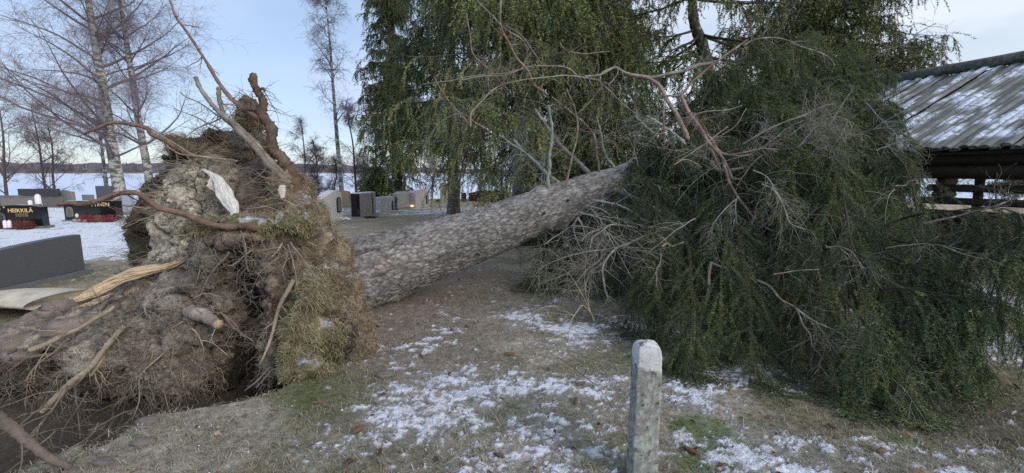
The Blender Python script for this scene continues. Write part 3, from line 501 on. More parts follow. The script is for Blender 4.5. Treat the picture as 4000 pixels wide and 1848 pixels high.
for pts, Y0, Y1, r0, r1, c, kw in [
 (np.vstack([R1([(300, 1055), (400, 1050), (500, 1035), (600, 1005), (655, 1000), (740, 1020), (860, 1075), (950, 1120), (1050, 1150)]), Q1([(1180, 935), (1400, 945), (1580, 965)])]), 3.5, 3.72, 11, 19, C_BRN, dict(k=14, wob=.02)),
 (np.vstack([R1([(430, 690), (520, 655), (600, 630), (680, 640), (760, 662)]), Q1([(640, 160), (780, 240), (930, 330), (1010, 350)])]), 4.7, 4.9, 7, 17, C_BRN*1.15, dict(k=12)),
 (Q1([(600, 95), (700, 165), (800, 240), (900, 300), (980, 345), (1100, 355), (1200, 365), (1350, 395)]), 4.6, 4.6, 3.5, 6, C_TAN, {}),
 (Q1([(690, 170), (790, 220), (900, 300), (1000, 345)]), 4.58, 4.6, 3, 4, C_TAN, {}),
 (Q1([(760, 250), (860, 330), (960, 345)]), 4.62, 4.6, 2.5, 4, C_TAN, {}),
 (np.vstack([R1([(1010, 400), (1035, 460), (1080, 520), (1130, 572), (1200, 630), (1270, 690)]), Q1([(1330, 70), (1450, 170), (1550, 280), (1650, 400), (1740, 510), (1790, 580)])]), 4.75, 4.35, 11, 20, C_GREY*1.1, dict(k=14, rough=.1)),
 (R1([(860, -30), (920, 90), (1000, 210), (1080, 340), (1130, 430), (1190, 500), (1260, 560), (1340, 620)]), 4.8, 4.75, 5, 13, C_BRN*1.3, dict(twigs=6, tl=.25)),
 (R1([(1130, 450), (1135, 520), (1160, 600)]), 4.75, 4.72, 11, 12, C_TAN*.8, {}),
 (R1([(930, 475), (1050, 550), (1150, 610), (1240, 690)]), 4.7, 4.7, 2.5, 5, C_TAN*.9, dict(twigs=5, tl=.2)),
 (R1([(950, 710), (1040, 650), (1140, 615)]), 4.8, 4.8, 2, 4, C_GREY, dict(twigs=5, tl=.25)),
 (R1([(900, 560), (1010, 600), (1100, 650), (1200, 700)]), 4.8, 4.8, 2, 4, C_TAN*.8, dict(twigs=4, tl=.25)),
 (R2([(80, 560), (130, 565), (175, 575)]), 4.55, 4.5, 12, 16, C_BRN*.8, {}),
 (R2([(118, 383), (128, 420), (140, 465), (165, 520), (178, 570), (200, 660), (225, 740), (265, 800), (300, 870), (310, 920), (330, 970), (345, 1010)]), 4.55, 4.4, 11, 27, A(.115, .075, .052), dict(k=18, rough=.16, wob=.035)),
 (R2([(140, 470), (165, 455), (175, 470)]), 4.5, 4.5, 8, 6, A(.10, .07, .05), dict(rough=.15)),
 (R2([(0, 620), (60, 690), (150, 790), (230, 890), (300, 960)]), 4.42, 4.3, 14, 20, C_GREY*.9, dict(k=14)),
 (R3([(-70, 560), (60, 505), (180, 435), (330, 375), (470, 350), (600, 330)]), 3.75, 4.0, 50, 30, KIND['purp'], dict(k=26, rough=.12, wob=.05)),
 (R3([(-70, 660), (60, 590), (180, 520), (330, 465), (450, 430), (560, 400)]), 3.55, 3.8, 46, 30, KIND['purp']*1.1, dict(k=26, rough=.12, wob=.05)),
 (R3([(560, 375), (520, 405), (430, 455), (330, 505), (230, 557), (155, 587)]), 3.6, 3.35, 10, 14, C_TAN, dict(endcap=C_PALE, k=12)),
 (R3([(610, 470), (570, 498), (520, 560), (460, 640), (400, 705), (300, 795), (208, 885)]), 3.5, 3.2, 15, 17, C_TAN*.95, dict(endcap=C_PALE*1.2, k=12)),
 (R3([(505, 590), (485, 640), (452, 705)]), 3.42, 3.35, 15, 12, C_TAN*1.05, dict(endcap=C_PALE, k=12)),
 (R3([(330, 760), (280, 830), (240, 890), (150, 1010)]), 3.2, 3.1, 6, 8, C_TAN*.8, dict(k=8)),
 (R3([(340, 530), (270, 590), (190, 650), (130, 740)]), 3.4, 3.3, 6, 4, C_TAN*.7, dict(k=8)),
 (R3([(330, 600), (150, 620), (40, 700)]), 3.5, 3.4, 12, 7, C_BRN, dict(k=8)),
 (R3([(925, 395), (1000, 425), (1060, 458)]), 3.62, 3.42, 27, 20, A(.34, .29, .25), dict(k=16, endcap=A(.40, .29, .19), rough=.08)),
 (R3([(840, 570), (760, 640), (690, 720), (670, 850), (650, 925)]), 3.42, 3.3, 5, 2.5, C_TAN, dict(twigs=10, tl=.18, droop=.2)),
 (R3([(790, 680), (800, 800), (830, 915)]), 3.4, 3.35, 4, 2, C_TAN*.8, dict(twigs=6, tl=.15, droop=.2)),
 (R3([(850, 560), (840, 680), (848, 805)]), 3.42, 3.4, 4, 2, C_TAN*.8, dict(twigs=8, tl=.15, droop=.2)),
 (R3([(750, 590), (745, 680), (750, 765)]), 3.42, 3.4, 3, 2, C_TAN*.8, dict(twigs=8, tl=.12, droop=.2)),
 (R3([(720, 600), (660, 720), (585, 850)]), 3.42, 3.35, 3, 2, C_TAN*.7, dict(twigs=8, tl=.15, droop=.2)),
 (R3([(940, 480), (990, 580), (965, 655)]), 3.45, 3.42, 4, 2, C_TAN*.8, dict(twigs=5, tl=.12, droop=.2)),
 (R3([(990, 540), (1050, 560), (1112, 612)]), 3.45, 3.42, 4, 2, C_TAN*.9, dict(twigs=3, tl=.1)),
 (R3([(1080, 400), (1150, 480), (1240, 545)]), 3.6, 3.5, 6, 3, C_TAN*.6, dict(twigs=5, tl=.12, droop=.1)),
 (R3([(940, 570), (945, 620), (930, 665)]), 3.5, 3.5, 4, 2, C_TAN*.7, {}),
 (R3([(-40, 905), (60, 975), (150, 1050), (240, 1115), (345, 1180)]), 2.15, 2.2, 27, 13, C_PINK*.6, dict(k=14, rough=.08)),
 (R3([(372, 780), (380, 900), (395, 1030)]), 3.3, 3.15, 6, 4, C_PINK*.45, dict(twigs=5, tl=.15, droop=.2)),
 (R3([(430, 790), (350, 900), (300, 990)]), 3.25, 3.15, 5, 3, C_PINK*.5, {}),
 (R3([(270, 985), (180, 1050), (100, 1090)]), 2.9, 2.8, 6, 3, C_TAN*.7, dict(twigs=3, tl=.12)),
 (R3([(330, 1120), (345, 1075), (420, 1030), (470, 985), (490, 940)]), 2.68, 2.9, 4, 3, C_TAN*.7, {}),
 (R3([(430, 980), (500, 945), (600, 900), (650, 890)]), 3.0, 3.2, 5, 3, C_GREY*.7, dict(twigs=4, tl=.12)),
 (R3([(80, 960), (160, 900), (230, 850)]), 3.15, 3.2, 5, 5, C_TAN*.6, {}),
 (R3([(750, 345), (800, 330), (835, 310)]), 3.75, 3.7, 14, 10, C_GREY*.7, {}),
 (R3([(720, 370), (730, 430)]), 3.6, 3.55, 6, 4, C_GREY, {}),
 (R3([(480, 390), (520, 350), (600, 320)]), 3.7, 3.8, 14, 10, C_GREY*.7, {}),
 (Q2([(375, 160), (400, 260), (415, 330), (435, 400)]), 3.7, 3.65, 5, 3.5, C_PINK*.8, {}),
 (Q2([(300, 375), (380, 325), (450, 280)]), 3.65, 3.7, 4, 4, C_TAN, {}),
 (Q2([(100, 600), (160, 500), (220, 390), (310, 285)]), 3.7, 3.7, 5, 5, C_GREY*.9, {}),
 (Q2([(632, 235), (600, 285), (560, 330)]), 3.65, 3.6, 5, 4, C_TAN*.9, {}),
 (Q2([(665, 240), (685, 310), (700, 380), (735, 520)]), 3.6, 3.55, 5, 4, C_PINK, {}),
 (Q2([(675, 250), (655, 330), (630, 400)]), 3.6, 3.6, 4, 3, C_TAN*.9, {}),
 (Q2([(680, 230), (760, 340), (835, 445)]), 3.6, 3.5, 6, 4, C_PINK*.9, {}),
 (Q2([(700, 460), (640, 570), (590, 690), (560, 800), (530, 880), (490, 975)]), 3.55, 3.4, 13, 5, C_TAN, dict(k=10)),
 (Q2([(240, 640), (330, 720), (380, 790), (450, 835)]), 3.7, 3.6, 6, 4, C_GREY, {}),
 (Q2([(310, 590), (380, 570), (455, 530)]), 3.75, 3.7, 5, 4, C_GREY, {}),
 (Q2([(400, 1140), (500, 1050), (560, 985)]), 3.3, 3.4, 4, 3, C_GREY, {}),
 (Q2([(470, 1120), (540, 1040), (580, 990)]), 3.3, 3.4, 3, 3, C_GREY, {}),
 (Q1([(1430, 790), (1570, 770), (1740, 735)]), 4.1, 4.1, 4, 5, C_GREY*.9, {}),
 (Q1([(1390, 970), (1410, 1050), (1440, 1190)]), 3.7, 3.65, 5, 3, C_PINK*.8, {}),
 (Q1([(390, 960), (450, 930)]), 5.1, 5.1, 10, 12, C_BRN*.8, {}),
 (Q1([(380, 765), (520, 775), (700, 790)]), 4.7, 4.7, 4, 4, C_TAN*.8, dict(twigs=3, tl=.1)),
 ]:
    k_ = dict(kw); mt = M_root; limb('root', pts, Y0, Y1, r0, r1, c, mt, **k_)
def plank(name, pts, Y0, Y1, wd, colr, th=.03, mat=None, seed=0):
    gk = .2 if name == 'peeled_root' else .45; gd_ = .004 if name == 'peeled_root' else .012
    """a torn splinter of wood: tapering flat strip with ragged grain"""
    pts = np.asarray(pts, float); n = 60; W = rs(P(pts[:, 0], pts[:, 1], np.linspace(Y0, Y1, len(pts))), n); T = nrm(np.gradient(W, axis=0)); S = nrm(np.cross(T, A(.1, -1, .25))); Nn = np.cross(S, T)
    wv = np.interp(np.linspace(0, 1, n), np.linspace(0, 1, len(wd)), wd)*PX(1, (Y0+Y1)/2); a = np.linspace(-1, 1, 15); mb = MB(); V = []; c = []
    for sgn in (1, -1):
        for j in a:
            q = np.stack([np.full(n, j*4+seed), np.arange(n)*.12, np.zeros(n)], -1); e = 1+.22*vn(q*1.5, 7)
            V.append(W+S*(j*wv*e)[:, None]+Nn*(sgn*th*(1-.6*j*j)+gd_*vn(q*2.2, 3))[:, None]); c.append(colr*(1+gk*vn(q*A(2.5, .25, 1), 4))[:, None])
    V = np.array(V); V = np.concatenate([V[:15], V[15:][::-1]]); c = np.array(c); m = 30; idx = np.arange(m*n).reshape(m, n); q = np.stack([idx[:, :-1], np.roll(idx, -1, 0)[:, :-1], np.roll(idx, -1, 0)[:, 1:], idx[:, 1:]], -1)
    mb.add(V, np.clip(c, .02, .9), q=q); return mb.build(name, mat or M_wood, FT, False)
o = plank('peeled_root', Q1([(1075, 468), (1150, 510), (1200, 560), (1240, 640), (1290, 730), (1330, 800), (1335, 850)]), 4.62, 4.0, [4, 12, 22, 27, 25, 18, 12], A(.70, .665, .59), .02); o['label'] = 'white bark-free root splinter'
plank('peeled_root', Q1([(1150, 530), (1140, 590), (1200, 660)]), 4.5, 4.45, [8, 16, 5], A(.62, .58, .50), .015, seed=4)
plank('peeled_root', Q1([(1740, 590), (1735, 640), (1740, 700)]), 4.0, 4.0, [9, 14, 6], A(.60, .58, .52), .02, seed=9)
o = plank('torn_wood', R3([(375, 345), (450, 310), (540, 262), (640, 220), (740, 195), (850, 170), (930, 130), (1015, 75)]), 3.75, 4.15, [10, 20, 25, 24, 19, 13, 9, 5], A(.52, .41, .28), .045, seed=2); o['label'] = 'yellow splintered wood'
plank('torn_wood', R3([(380, 380), (470, 350), (560, 310)]), 3.7, 3.8, [5, 10, 5], A(.55, .46, .34), .02, seed=5)
plank('torn_wood', Q2([(935, 305), (960, 297), (995, 300)]), 4.75, 4.8, [4, 9, 4], A(.50, .30, .17), .02, seed=8)
# pale plank of split log behind the roots
C = MB(); g0, g1 = P(-120, 1172, 5.2), P(258, 1168, 4.9); n = 60; W = rs([g0, (g0+g1)/2+A(0, .02, .02), g1], n); a = np.linspace(0, 2*pi, 25)[:-1]
Xd = nrm(g1-g0); V = W[:, None]+np.cos(a)[None, :, None]*A(.1, .34, 0)*(1+.05*vn(W*3, 2))[:, None, None]+np.sin(a)[None, :, None]*A(0, -.03, .075)*(1+.15*vn(W*5, 3))[:, None, None]
cc = A(.58, .52, .41)*(1+.25*vn(np.stack([V[..., 0]*1.2, V[..., 1]*22, V[..., 2]*3], -1), 4))[..., None]; idx = np.arange(n*24).reshape(n, 24)
C.add(V, cc, [(0, i, i+1) for i in range(1, 23)]+[((n-1)*24, (n-1)*24+i+1, (n-1)*24+i) for i in range(1, 23)], np.stack([idx[:-1], np.roll(idx[:-1], -1, 1), np.roll(idx[1:], -1, 1), idx[1:]], -1))
tag(C.build('split_log', M_wood, None, True), 'pale cream split log lying behind the roots, below the blank grey gravestone', 'log')
# ---- bare branches of the fallen crown (lichened, peeled or dead)
for pts, Y0, Y1, r0, r1, c, kw in [
 (Q3([(320, 175), (430, 205), (500, 255), (600, 290), (700, 305), (800, 320), (940, 325)]), 6.1, 5.2, 8, 7, C_PINK, dict(twigs=10)),
 (Q3([(360, 140), (450, 155), (550, 180), (640, 225), (720, 275)]), 6.3, 5.8, 10, 5, C_LICH*1.2, dict(twigs=10, rough=.3)),
 (Q3([(510, 70), (620, 115), (720, 160), (820, 215), (920, 290), (990, 340), (1060, 460)]), 6.4, 5.0, 17, 9, C_GREY, dict(twigs=14)),
 (Q3([(630, 15), (740, 35), (830, 60), (920, 110)]), 6.5, 6.0, 10, 6, C_LICH, dict(twigs=10, rough=.3)),
 (Q3([(960, 330), (860, 340), (760, 360), (680, 395), (600, 430), (520, 460), (460, 530), (430, 600), (445, 700), (480, 800), (560, 880)]), 5.2, 4.6, 11, 7, C_GREY*1.15, dict(twigs=22, tl=.4)),
 (Q3([(600, 430), (480, 460), (380, 475), (270, 495), (120, 540), (0, 610)]), 5.0, 4.9, 6, 2, C_GREY*1.2, dict(twigs=34, tl=.5, droop=.12)),
 (Q3([(660, 325), (580, 310), (490, 310), (410, 355), (360, 395), (340, 480)]), 5.4, 5.2, 9, 5, C_GREY*1.2, dict(twigs=12, tl=.4, droop=.12)),
 (Q3([(430, 325), (340, 360), (290, 410)]), 5.4, 5.3, 5, 3, C_GREY*1.1, dict(twigs=8, tl=.35, droop=.1)),
 (Q3([(980, 415), (930, 430), (890, 442), (855, 425), (820, 455), (820, 540), (790, 610), (790, 700), (795, 810), (860, 940), (940, 1030), (1020, 1080)]), 4.7, 4.0, 9, 5, C_TAN*.95, dict(twigs=8, k=10, tl=.3)),
 (Q3([(820, 540), (860, 555), (918, 588)]), 4.6, 4.5, 4, 2, C_TAN, {}),
 (Q3([(1150, 552), (1140, 640), (1138, 720), (1118, 820), (1080, 950), (1020, 1050), (970, 1120)]), 4.3, 3.9, 12, 6, C_TAN*.75, dict(twigs=8, k=10, tl=.3)),
 (Q3([(1150, 552), (1220, 580), (1330, 615), (1400, 640), (1530, 695)]), 4.3, 4.1, 8, 6, C_GREY*1.1, dict(twigs=10, tl=.35)),
 (Q3([(1090, 900), (1078, 1000), (1010, 1095)]), 4.2, 3.95, 6, 4, C_TAN*.7, {}),
 (Q3([(450, 540), (400, 580), (350, 620), (330, 680), (310, 740)]), 4.95, 4.8, 9, 3, C_GREY*1.1, dict(twigs=16, tl=.4, droop=.15)),
 (Q3([(400, 500), (300, 560), (180, 630), (0, 705)]), 4.95, 4.8, 3, 1.5, C_GREY*1.2, dict(twigs=24, tl=.45, droop=.1)),
 (Q3([(430, 520), (330, 610), (250, 690), (160, 765)]), 4.9, 4.7, 3.5, 1.5, C_GREY*1.2, dict(twigs=24, tl=.45, droop=.1)),
 (Q3([(580, 440), (582, 520), (580, 600), (640, 720)]), 4.9, 4.8, 3.5, 2, C_GREY, dict(twigs=10, tl=.3, droop=.15)),
 (Q3([(590, 540), (700, 660), (780, 600)]), 4.8, 4.7, 3, 2, C_GREY, dict(twigs=6, tl=.3)),
 (Q3([(270, 215), (340, 235), (430, 260), (560, 290)]), 6.0, 5.8, 6, 4, C_LICH, dict(twigs=8)),
 (Q3([(270, 255), (300, 320), (320, 400)]), 5.9, 5.8, 7, 4, C_GREY, dict(twigs=5)),
 (Q3([(560, 60), (640, 150), (720, 240)]), 6.2, 6.0, 6, 3, C_GREY*.8, dict(twigs=8)),
 (Q3([(800, 40), (850, 140), (930, 200), (940, 60)]), 5.8, 5.6, 5, 3, C_TAN*.8, dict(twigs=5)),
 (R5([(60, -20), (170, 90), (240, 160), (310, 200), (350, 255)]), 5.6, 5.6, 5, 4, C_PINK*.8, dict(twigs=6)),
 (R5([(207, -30), (205, 130), (240, 210), (290, 300), (350, 370), (380, 440), (450, 490)]), 5.5, 6.2, 8, 9, C_BRN*1.5, dict(twigs=10, k=10)),
 (R5([(0, 415), (100, 395), (230, 385), (350, 350), (450, 342), (560, 355), (620, 400), (720, 420)]), 6.0, 6.2, 5, 6, C_PINK, dict(twigs=16)),
 (R5([(720, 385), (750, 368), (800, 350), (860, 380), (950, 400), (1040, 392), (1150, 365), (1240, 330), (1330, 320)]), 6.0, 6.0, 8, 12, C_GREY*1.1, dict(twigs=10, k=12)),
 (R5([(640, 395), (720, 385), (800, 345), (810, 380), (760, 440)]), 5.9, 5.9, 6, 3, C_GREY*1.2, {}),
 (R5([(870, 385), (960, 402), (1020, 440), (1060, 510), (1110, 590), (1150, 660), (1172, 725)]), 5.9, 5.6, 12, 17, C_RED*1.25, dict(k=14)),
 (R5([(1130, 480), (1180, 580), (1230, 650), (1280, 740), (1340, 800), (1400, 920)]), 5.4, 5.0, 14, 9, C_RED*1.3, dict(k=14, twigs=8)),
 (R5([(1110, 490), (1150, 560), (1210, 640), (1270, 720), (1320, 830), (1350, 900)]), 5.45, 5.1, 10, 6, C_RED*1.1, dict(k=12)),
 (R5([(1200, 640), (1280, 710), (1350, 790), (1480, 800), (1560, 760)]), 5.4, 5.0, 10, 6, C_RED*1.2, dict(k=12, twigs=6)),
 (R5([(1480, 205), (1360, 290), (1280, 350), (1200, 420), (1130, 490), (1060, 500), (1045, 580), (1050, 680), (1000, 700)]), 5.2, 5.4, 7, 8, C_RED, dict(twigs=8, k=10)),
 (R5([(455, 1015), (455, 900), (465, 750), (470, 640), (450, 540)]), 6.35, 6.2, 13, 8, C_LICH, dict(twigs=10, rough=.3, k=10)),
 (R5([(540, 988), (560, 880), (590, 750), (605, 640), (580, 540), (545, 465)]), 6.4, 6.2, 9, 4, C_TAN*.8, dict(twigs=8)),
 (R5([(715, 888), (700, 780), (680, 690), (620, 620), (540, 560), (470, 500)]), 6.6, 6.4, 9, 5, C_RED*.9, dict(twigs=12, rough=.2)),
 (R5([(795, 868), (745, 800), (725, 700), (700, 600)]), 6.7, 6.6, 8, 5, C_LICH, dict(twigs=12, rough=.3)),
 (R5([(873, 862), (890, 760), (885, 640)]), 6.7, 6.6, 15, 9, C_DARK*1.5, dict(twigs=10, k=10)),
 (R5([(532, 968), (450, 900), (380, 830), (310, 770), (200, 700)]), 6.6, 6.9, 12, 7, C_LICH, dict(twigs=16, rough=.3, tl=.6, droop=.1)),
 (R5([(672, 905), (600, 830), (520, 760), (440, 650), (380, 560)]), 6.8, 7.0, 18, 10, C_GREY*1.05, dict(twigs=16, k=12, rough=.15, tl=.6)),
 (R5([(1000, 690), (940, 640), (900, 600)]), 6.2, 6.2, 10, 8, C_LICH, dict(twigs=10, rough=.35)),
 (R5([(1160, 745), (1100, 690), (1030, 640), (960, 600)]), 6.0, 6.2, 11, 7, C_LICH, dict(twigs=12, rough=.35)),
 (R5([(1454, 545), (1350, 570), (1250, 580), (1180, 605)]), 4.9, 5.1, 4, 6, C_PINK, dict(twigs=8)),
 (R5([(1475, 560), (1400, 660), (1270, 740), (1150, 800), (1090, 825)]), 4.9, 5.2, 4, 4, C_TAN*.7, dict(twigs=8)),
 (R5([(1100, 850), (1150, 822), (1200, 835), (1248, 868)]), 4.8, 4.8, 4, 3, C_TAN*1.1, {}),
 (R5([(50, 655), (60, 580), (130, 500), (190, 450), (260, 425), (350, 410), (480, 395), (600, 395), (720, 420)]), 5.7, 6.1, 4, 6, C_TAN*.85, dict(twigs=16)),
 (R5([(720, 390), (722, 430), (780, 480), (840, 540), (920, 600)]), 6.0, 6.0, 6, 4, C_GREY*1.1, dict(twigs=8)),
 (R5([(600, 590), (660, 530), (720, 460)]), 6.0, 6.0, 3, 3, C_GREY, dict(twigs=4)),
 (R5([(1290, 840), (1340, 880), (1454, 870)]), 5.2, 5.0, 14, 8, C_TAN*.8, dict(k=10)),
 (R5([(30, 70), (50, 200), (70, 290), (160, 380), (250, 470)]), 6.5, 6.5, 5, 6, C_RED*.8, dict(twigs=8)),
 (S3([(440, 450), (480, 520), (560, 630), (660, 700), (760, 760)]), 6.8, 6.6, 4, 6, C_RED*.9, dict(twigs=14, tl=.5)),
 (S3([(640, 720), (580, 660), (490, 700), (430, 775), (390, 840), (360, 960), (340, 1060)]), 6.8, 7.6, 5, 4, C_TAN*.9, dict(twigs=14, tl=.5, droop=.25)),
 (S3([(640, 730), (680, 620), (740, 550), (830, 510)]), 6.7, 6.5, 3, 5, C_TAN*.9, dict(twigs=8, tl=.5, droop=.2)),
 (S3([(370, 490), (480, 480), (600, 455), (700, 440), (860, 425), (960, 400)]), 6.6, 6.4, 3, 5, C_GREY*1.2, dict(twigs=16, tl=.5, droop=.1)),
 (S3([(860, 150), (950, 215), (1010, 290), (1065, 375)]), 6.0, 6.0, 4, 4, C_PINK*.9, dict(twigs=6)),
 (S3([(1170, 250), (1230, 300), (1330, 310), (1460, 300)]), 6.5, 6.4, 4, 4, C_RED*.9, dict(twigs=8, tl=.4)),
 (S3([(900, 810), (980, 900), (1080, 1000), (1190, 1085)]), 7.0, 6.6, 8, 11, C_LICH, dict(twigs=14, tl=.5, rough=.3)),
 (R6([(0, 745), (100, 690), (200, 640), (330, 590), (400, 560), (470, 540)]), 4.4, 4.2, 6, 8, C_PINK*.8, dict(twigs=8)),
 (R6([(0, 235), (80, 205), (190, 200), (300, 240), (430, 290), (480, 340)]), 5.2, 5.0, 8, 4, C_PINK*.7, dict(twigs=14, tl=.5)),
 (R6([(440, 655), (500, 570), (558, 485)]), 4.1, 4.0, 5, 3, C_TAN*.9, {}),
 (R6([(0, 790), (60, 775), (110, 765), (180, 775)]), 4.6, 4.5, 7, 4, C_PINK, dict(twigs=5)),
 (R6([(280, 760), (340, 700), (400, 640), (470, 605), (540, 620), (570, 660)]), 4.3, 4.1, 4, 3, C_GREY*1.2, dict(twigs=14, tl=.4)),
 (R6([(250, 700), (330, 640), (420, 600)]), 4.5, 4.4, 4, 3, C_GREY*1.1, dict(twigs=14, tl=.35)),
 (R6([(690, 780), (800, 740), (930, 708)]), 4.6, 4.5, 4, 2, C_GREY*1.2, dict(twigs=6)),
 (R6([(670, 300), (730, 260), (850, 220), (920, 160), (1000, 120)]), 6.0, 6.0, 5, 2, C_GREY*.6, dict(twigs=10, tl=.4)),
 (R6([(930, 1155), (1060, 1130), (1180, 1090), (1300, 1060), (1480, 995)]), 3.3, 3.1, 9, 5, C_PINK*.55, dict(twigs=10)),
 (R6([(790, 960), (840, 960), (865, 935), (900, 932)]), 3.9, 3.9, 5, 3, C_TAN*.7, dict(twigs=3)),
 (R6([(100, 950), (160, 980), (210, 1060), (250, 1150), (330, 1190)]), 4.3, 4.1, 6, 4, C_GREY*1.1, dict(twigs=14, tl=.4, droop=.1)),
 (S2([(80, 135), (150, 175), (210, 240), (290, 285), (330, 370), (375, 430), (385, 490)]), 3.5, 3.15, 10, 5, C_PINK*.6, dict(twigs=8)),
 (S2([(290, 285), (400, 355), (500, 405), (600, 475), (700, 575), (740, 640)]), 3.4, 2.95, 7, 4, C_TAN*.6, dict(twigs=10, droop=.1)),
 (S2([(400, 355), (450, 430), (490, 510), (510, 600)]), 3.3, 3.1, 3, 2, C_GREY*.7, dict(twigs=5)),
 (S2([(385, 490), (430, 540), (470, 610)]), 3.15, 3.1, 4, 2, C_RED*.6, dict(twigs=4)),
 (R8([(700, 88), (850, 70), (930, 70), (1000, 82), (1150, 135), (1381, 190)]), 3.5, 3.0, 5, 3, C_GREY*.8, dict(twigs=10)),
 (R8([(150, 215), (240, 205), (370, 190)]), 3.6, 3.6, 4, 3, C_GREY*.8, dict(twigs=4)),
 (R8([(410, 85), (480, 80), (540, 105), (600, 190)]), 3.4, 3.2, 5, 3, C_GREY*.9, dict(twigs=6)),
 (S2([(820, 670), (890, 735), (950, 830), (1040, 960)]), 2.85, 2.65, 4, 2, C_GREY*.7, dict(twigs=8)),
 (S2([(660, 340), (760, 350), (900, 395), (1050, 430), (1150, 490)]), 3.4, 3.1, 4, 2, C_GREY*.7, dict(twigs=8)),
 (S2([(700, 420), (780, 490), (880, 545), (1000, 548)]), 3.3, 3.1, 3, 2, C_GREY*.6, dict(twigs=5)),
 (S1([(1060, 230), (1110, 370), (1190, 500), (1240, 580), (1310, 640), (1400, 685), (1560, 700)]), 5.0, 4.4, 11, 5, C_RED*.85, dict(twigs=12, k=10)),
 (S1([(1260, 280), (1340, 320), (1400, 400), (1460, 480), (1530, 560), (1600, 680), (1630, 850)]), 4.6, 4.2, 5, 3, C_GREY*1.3, dict(twigs=22, tl=.5, droop=.15)),
 (S1([(1150, 470), (1060, 550), (1000, 640), (960, 730)]), 4.7, 4.5, 4, 2, C_GREY*1.2, dict(twigs=14, tl=.4, droop=.2)),
 (S1([(1150, 470), (1140, 560), (1160, 680), (1170, 800)]), 4.7, 4.5, 4, 2, C_GREY*1.2, dict(twigs=10, tl=.4, droop=.2)),
 (S1([(1080, 180), (1220, 160), (1330, 130), (1420, 155)]), 5.0, 4.8, 7, 4, C_PINK, dict(twigs=6)),
 (S1([(1320, 130), (1400, 70), (1500, -10), (1600, -60)]), 4.9, 4.8, 4, 2, C_TAN*.8, dict(twigs=6)),
 (S1([(750, 220), (860, 160), (980, 80), (1090, -10)]), 4.9, 4.9, 4, 5, C_TAN*.8, dict(twigs=8)),
 (S1([(1560, 130), (1640, 60), (1700, -20), (1800, -60)]), 4.6, 4.4, 4, 3, C_PINK*.8, dict(twigs=20, tl=.45)),
 (S1([(1620, 200), (1700, 120), (1800, 60)]), 4.5, 4.3, 4, 2, C_GREY*1.1, dict(twigs=16, tl=.4)),
 (S1([(1740, 780), (1800, 800), (1880, 800), (1940, 850), (1980, 930)]), 3.9, 3.8, 4, 3, C_GREY, dict(twigs=8)),
 ]:
    limb('branch', pts, Y0, Y1, r0, r1, c, M_branch, **kw)
# ---- green boughs of the fallen crown
SOFT = P(2350, 730, 6.9)
def bough(start, end, rb, n2=26, n3=9, arch=.25, l2=.7, l3=.24, nl=.019, nw=.0045, npt=18, dens=1.0, col_k=1.0, parent=FT, droopy=.22, wood=A(.040, .034, .026), name='bough', out=0.):
    start, end = np.array(start, float), np.array(end, float); L_ = np.linalg.norm(end-start); mid = np.r_[start[:2]*(.5-.25*out)+end[:2]*(.5+.25*out), (start[2]+end[2])/2+(arch+.25*out*0)*L_+out*.12*abs(start[2]-end[2])]+rng.normal(0, .05, 3)*L_
    t = np.linspace(0, 1, 14)[:, None]; W = start*(1-t)**2+2*mid*t*(1-t)+end*t*t; W = W+.05*np.stack([vn(W*3, 5), vn(W*3, 6), vn(W*3, 7)], -1); rr_ = rb*(1-.85*t[:, 0])
    wd = MB(); nb = MB(); wd.tubes(W[None], rr_[None], 7, wood)
    n2 = int(n2*dens); S, T, Rr, tt = kids(W[None], rr_[None], n2, .15, 1.0); hz = nrm(np.cross(T, A(0, 0, 1)))*rng.choice([-1, 1], (n2, 1)); D = nrm(T*.6+hz*rng.uniform(.1, .9, (n2, 1))+A(0, 0, -.35)+rng.normal(0, .2, (n2, 3)))
    ln = l2*rng.uniform(.45, 1.15, n2)*(1.25-.6*tt); P2 = grow(S, D, ln, 9, droopy, .08); R2_ = taper(n2, 9, np.minimum(Rr*.5, .006), .0012); wd.tubes(P2, R2_, 4, wood*1.3, cap=False)
    S, T, Rr, tt = kids(P2, R2_, n3, .1, 1.0); N = len(S); q = perp(T, .3); P3 = grow(S, nrm(T*.75+q*.5+A(0, 0, -.3)), l3*rng.uniform(.4, 1.15, N), 4, .10, .06); wd.tubes(P3, taper(N, 4, .0014, .0009), 3, wood*1.2, cap=False)
    P3b = np.concatenate([P3]); c = gcol(len(P3b), col_k)*(.65+.7*rng.random())
    needles(nb, P3b, npt, nl, nw, c); needles(nb, W[None, 1:], int(L_*420), nl*1.1, nw, gcol(1, col_k)); c2 = gcol(len(P2), col_k); needles(nb, P2, int(npt*2.2), nl, nw, c2)
    for b_ in (wd, nb):
        for a_ in b_.v:
            k = a_[:, 1] < 9; a_[k, 2] = np.maximum(a_[k, 2], .012+.01*rng.random(k.sum()))
    o = wd.build(name, M_twig, parent, True); nb.build('needles', M_needle, o); return o
def axis_at(px):
    k = np.interp(px, [2350, 2620, 3000, 3500], [0, .3, .6, 1]); i = np.interp(k, [0, .3, .6, 1], [5.3, 7, 8, 9]); a = int(i); f = i-a; return axp[a]*(1-f)+axp[min(a+1, len(axp)-1)]*f
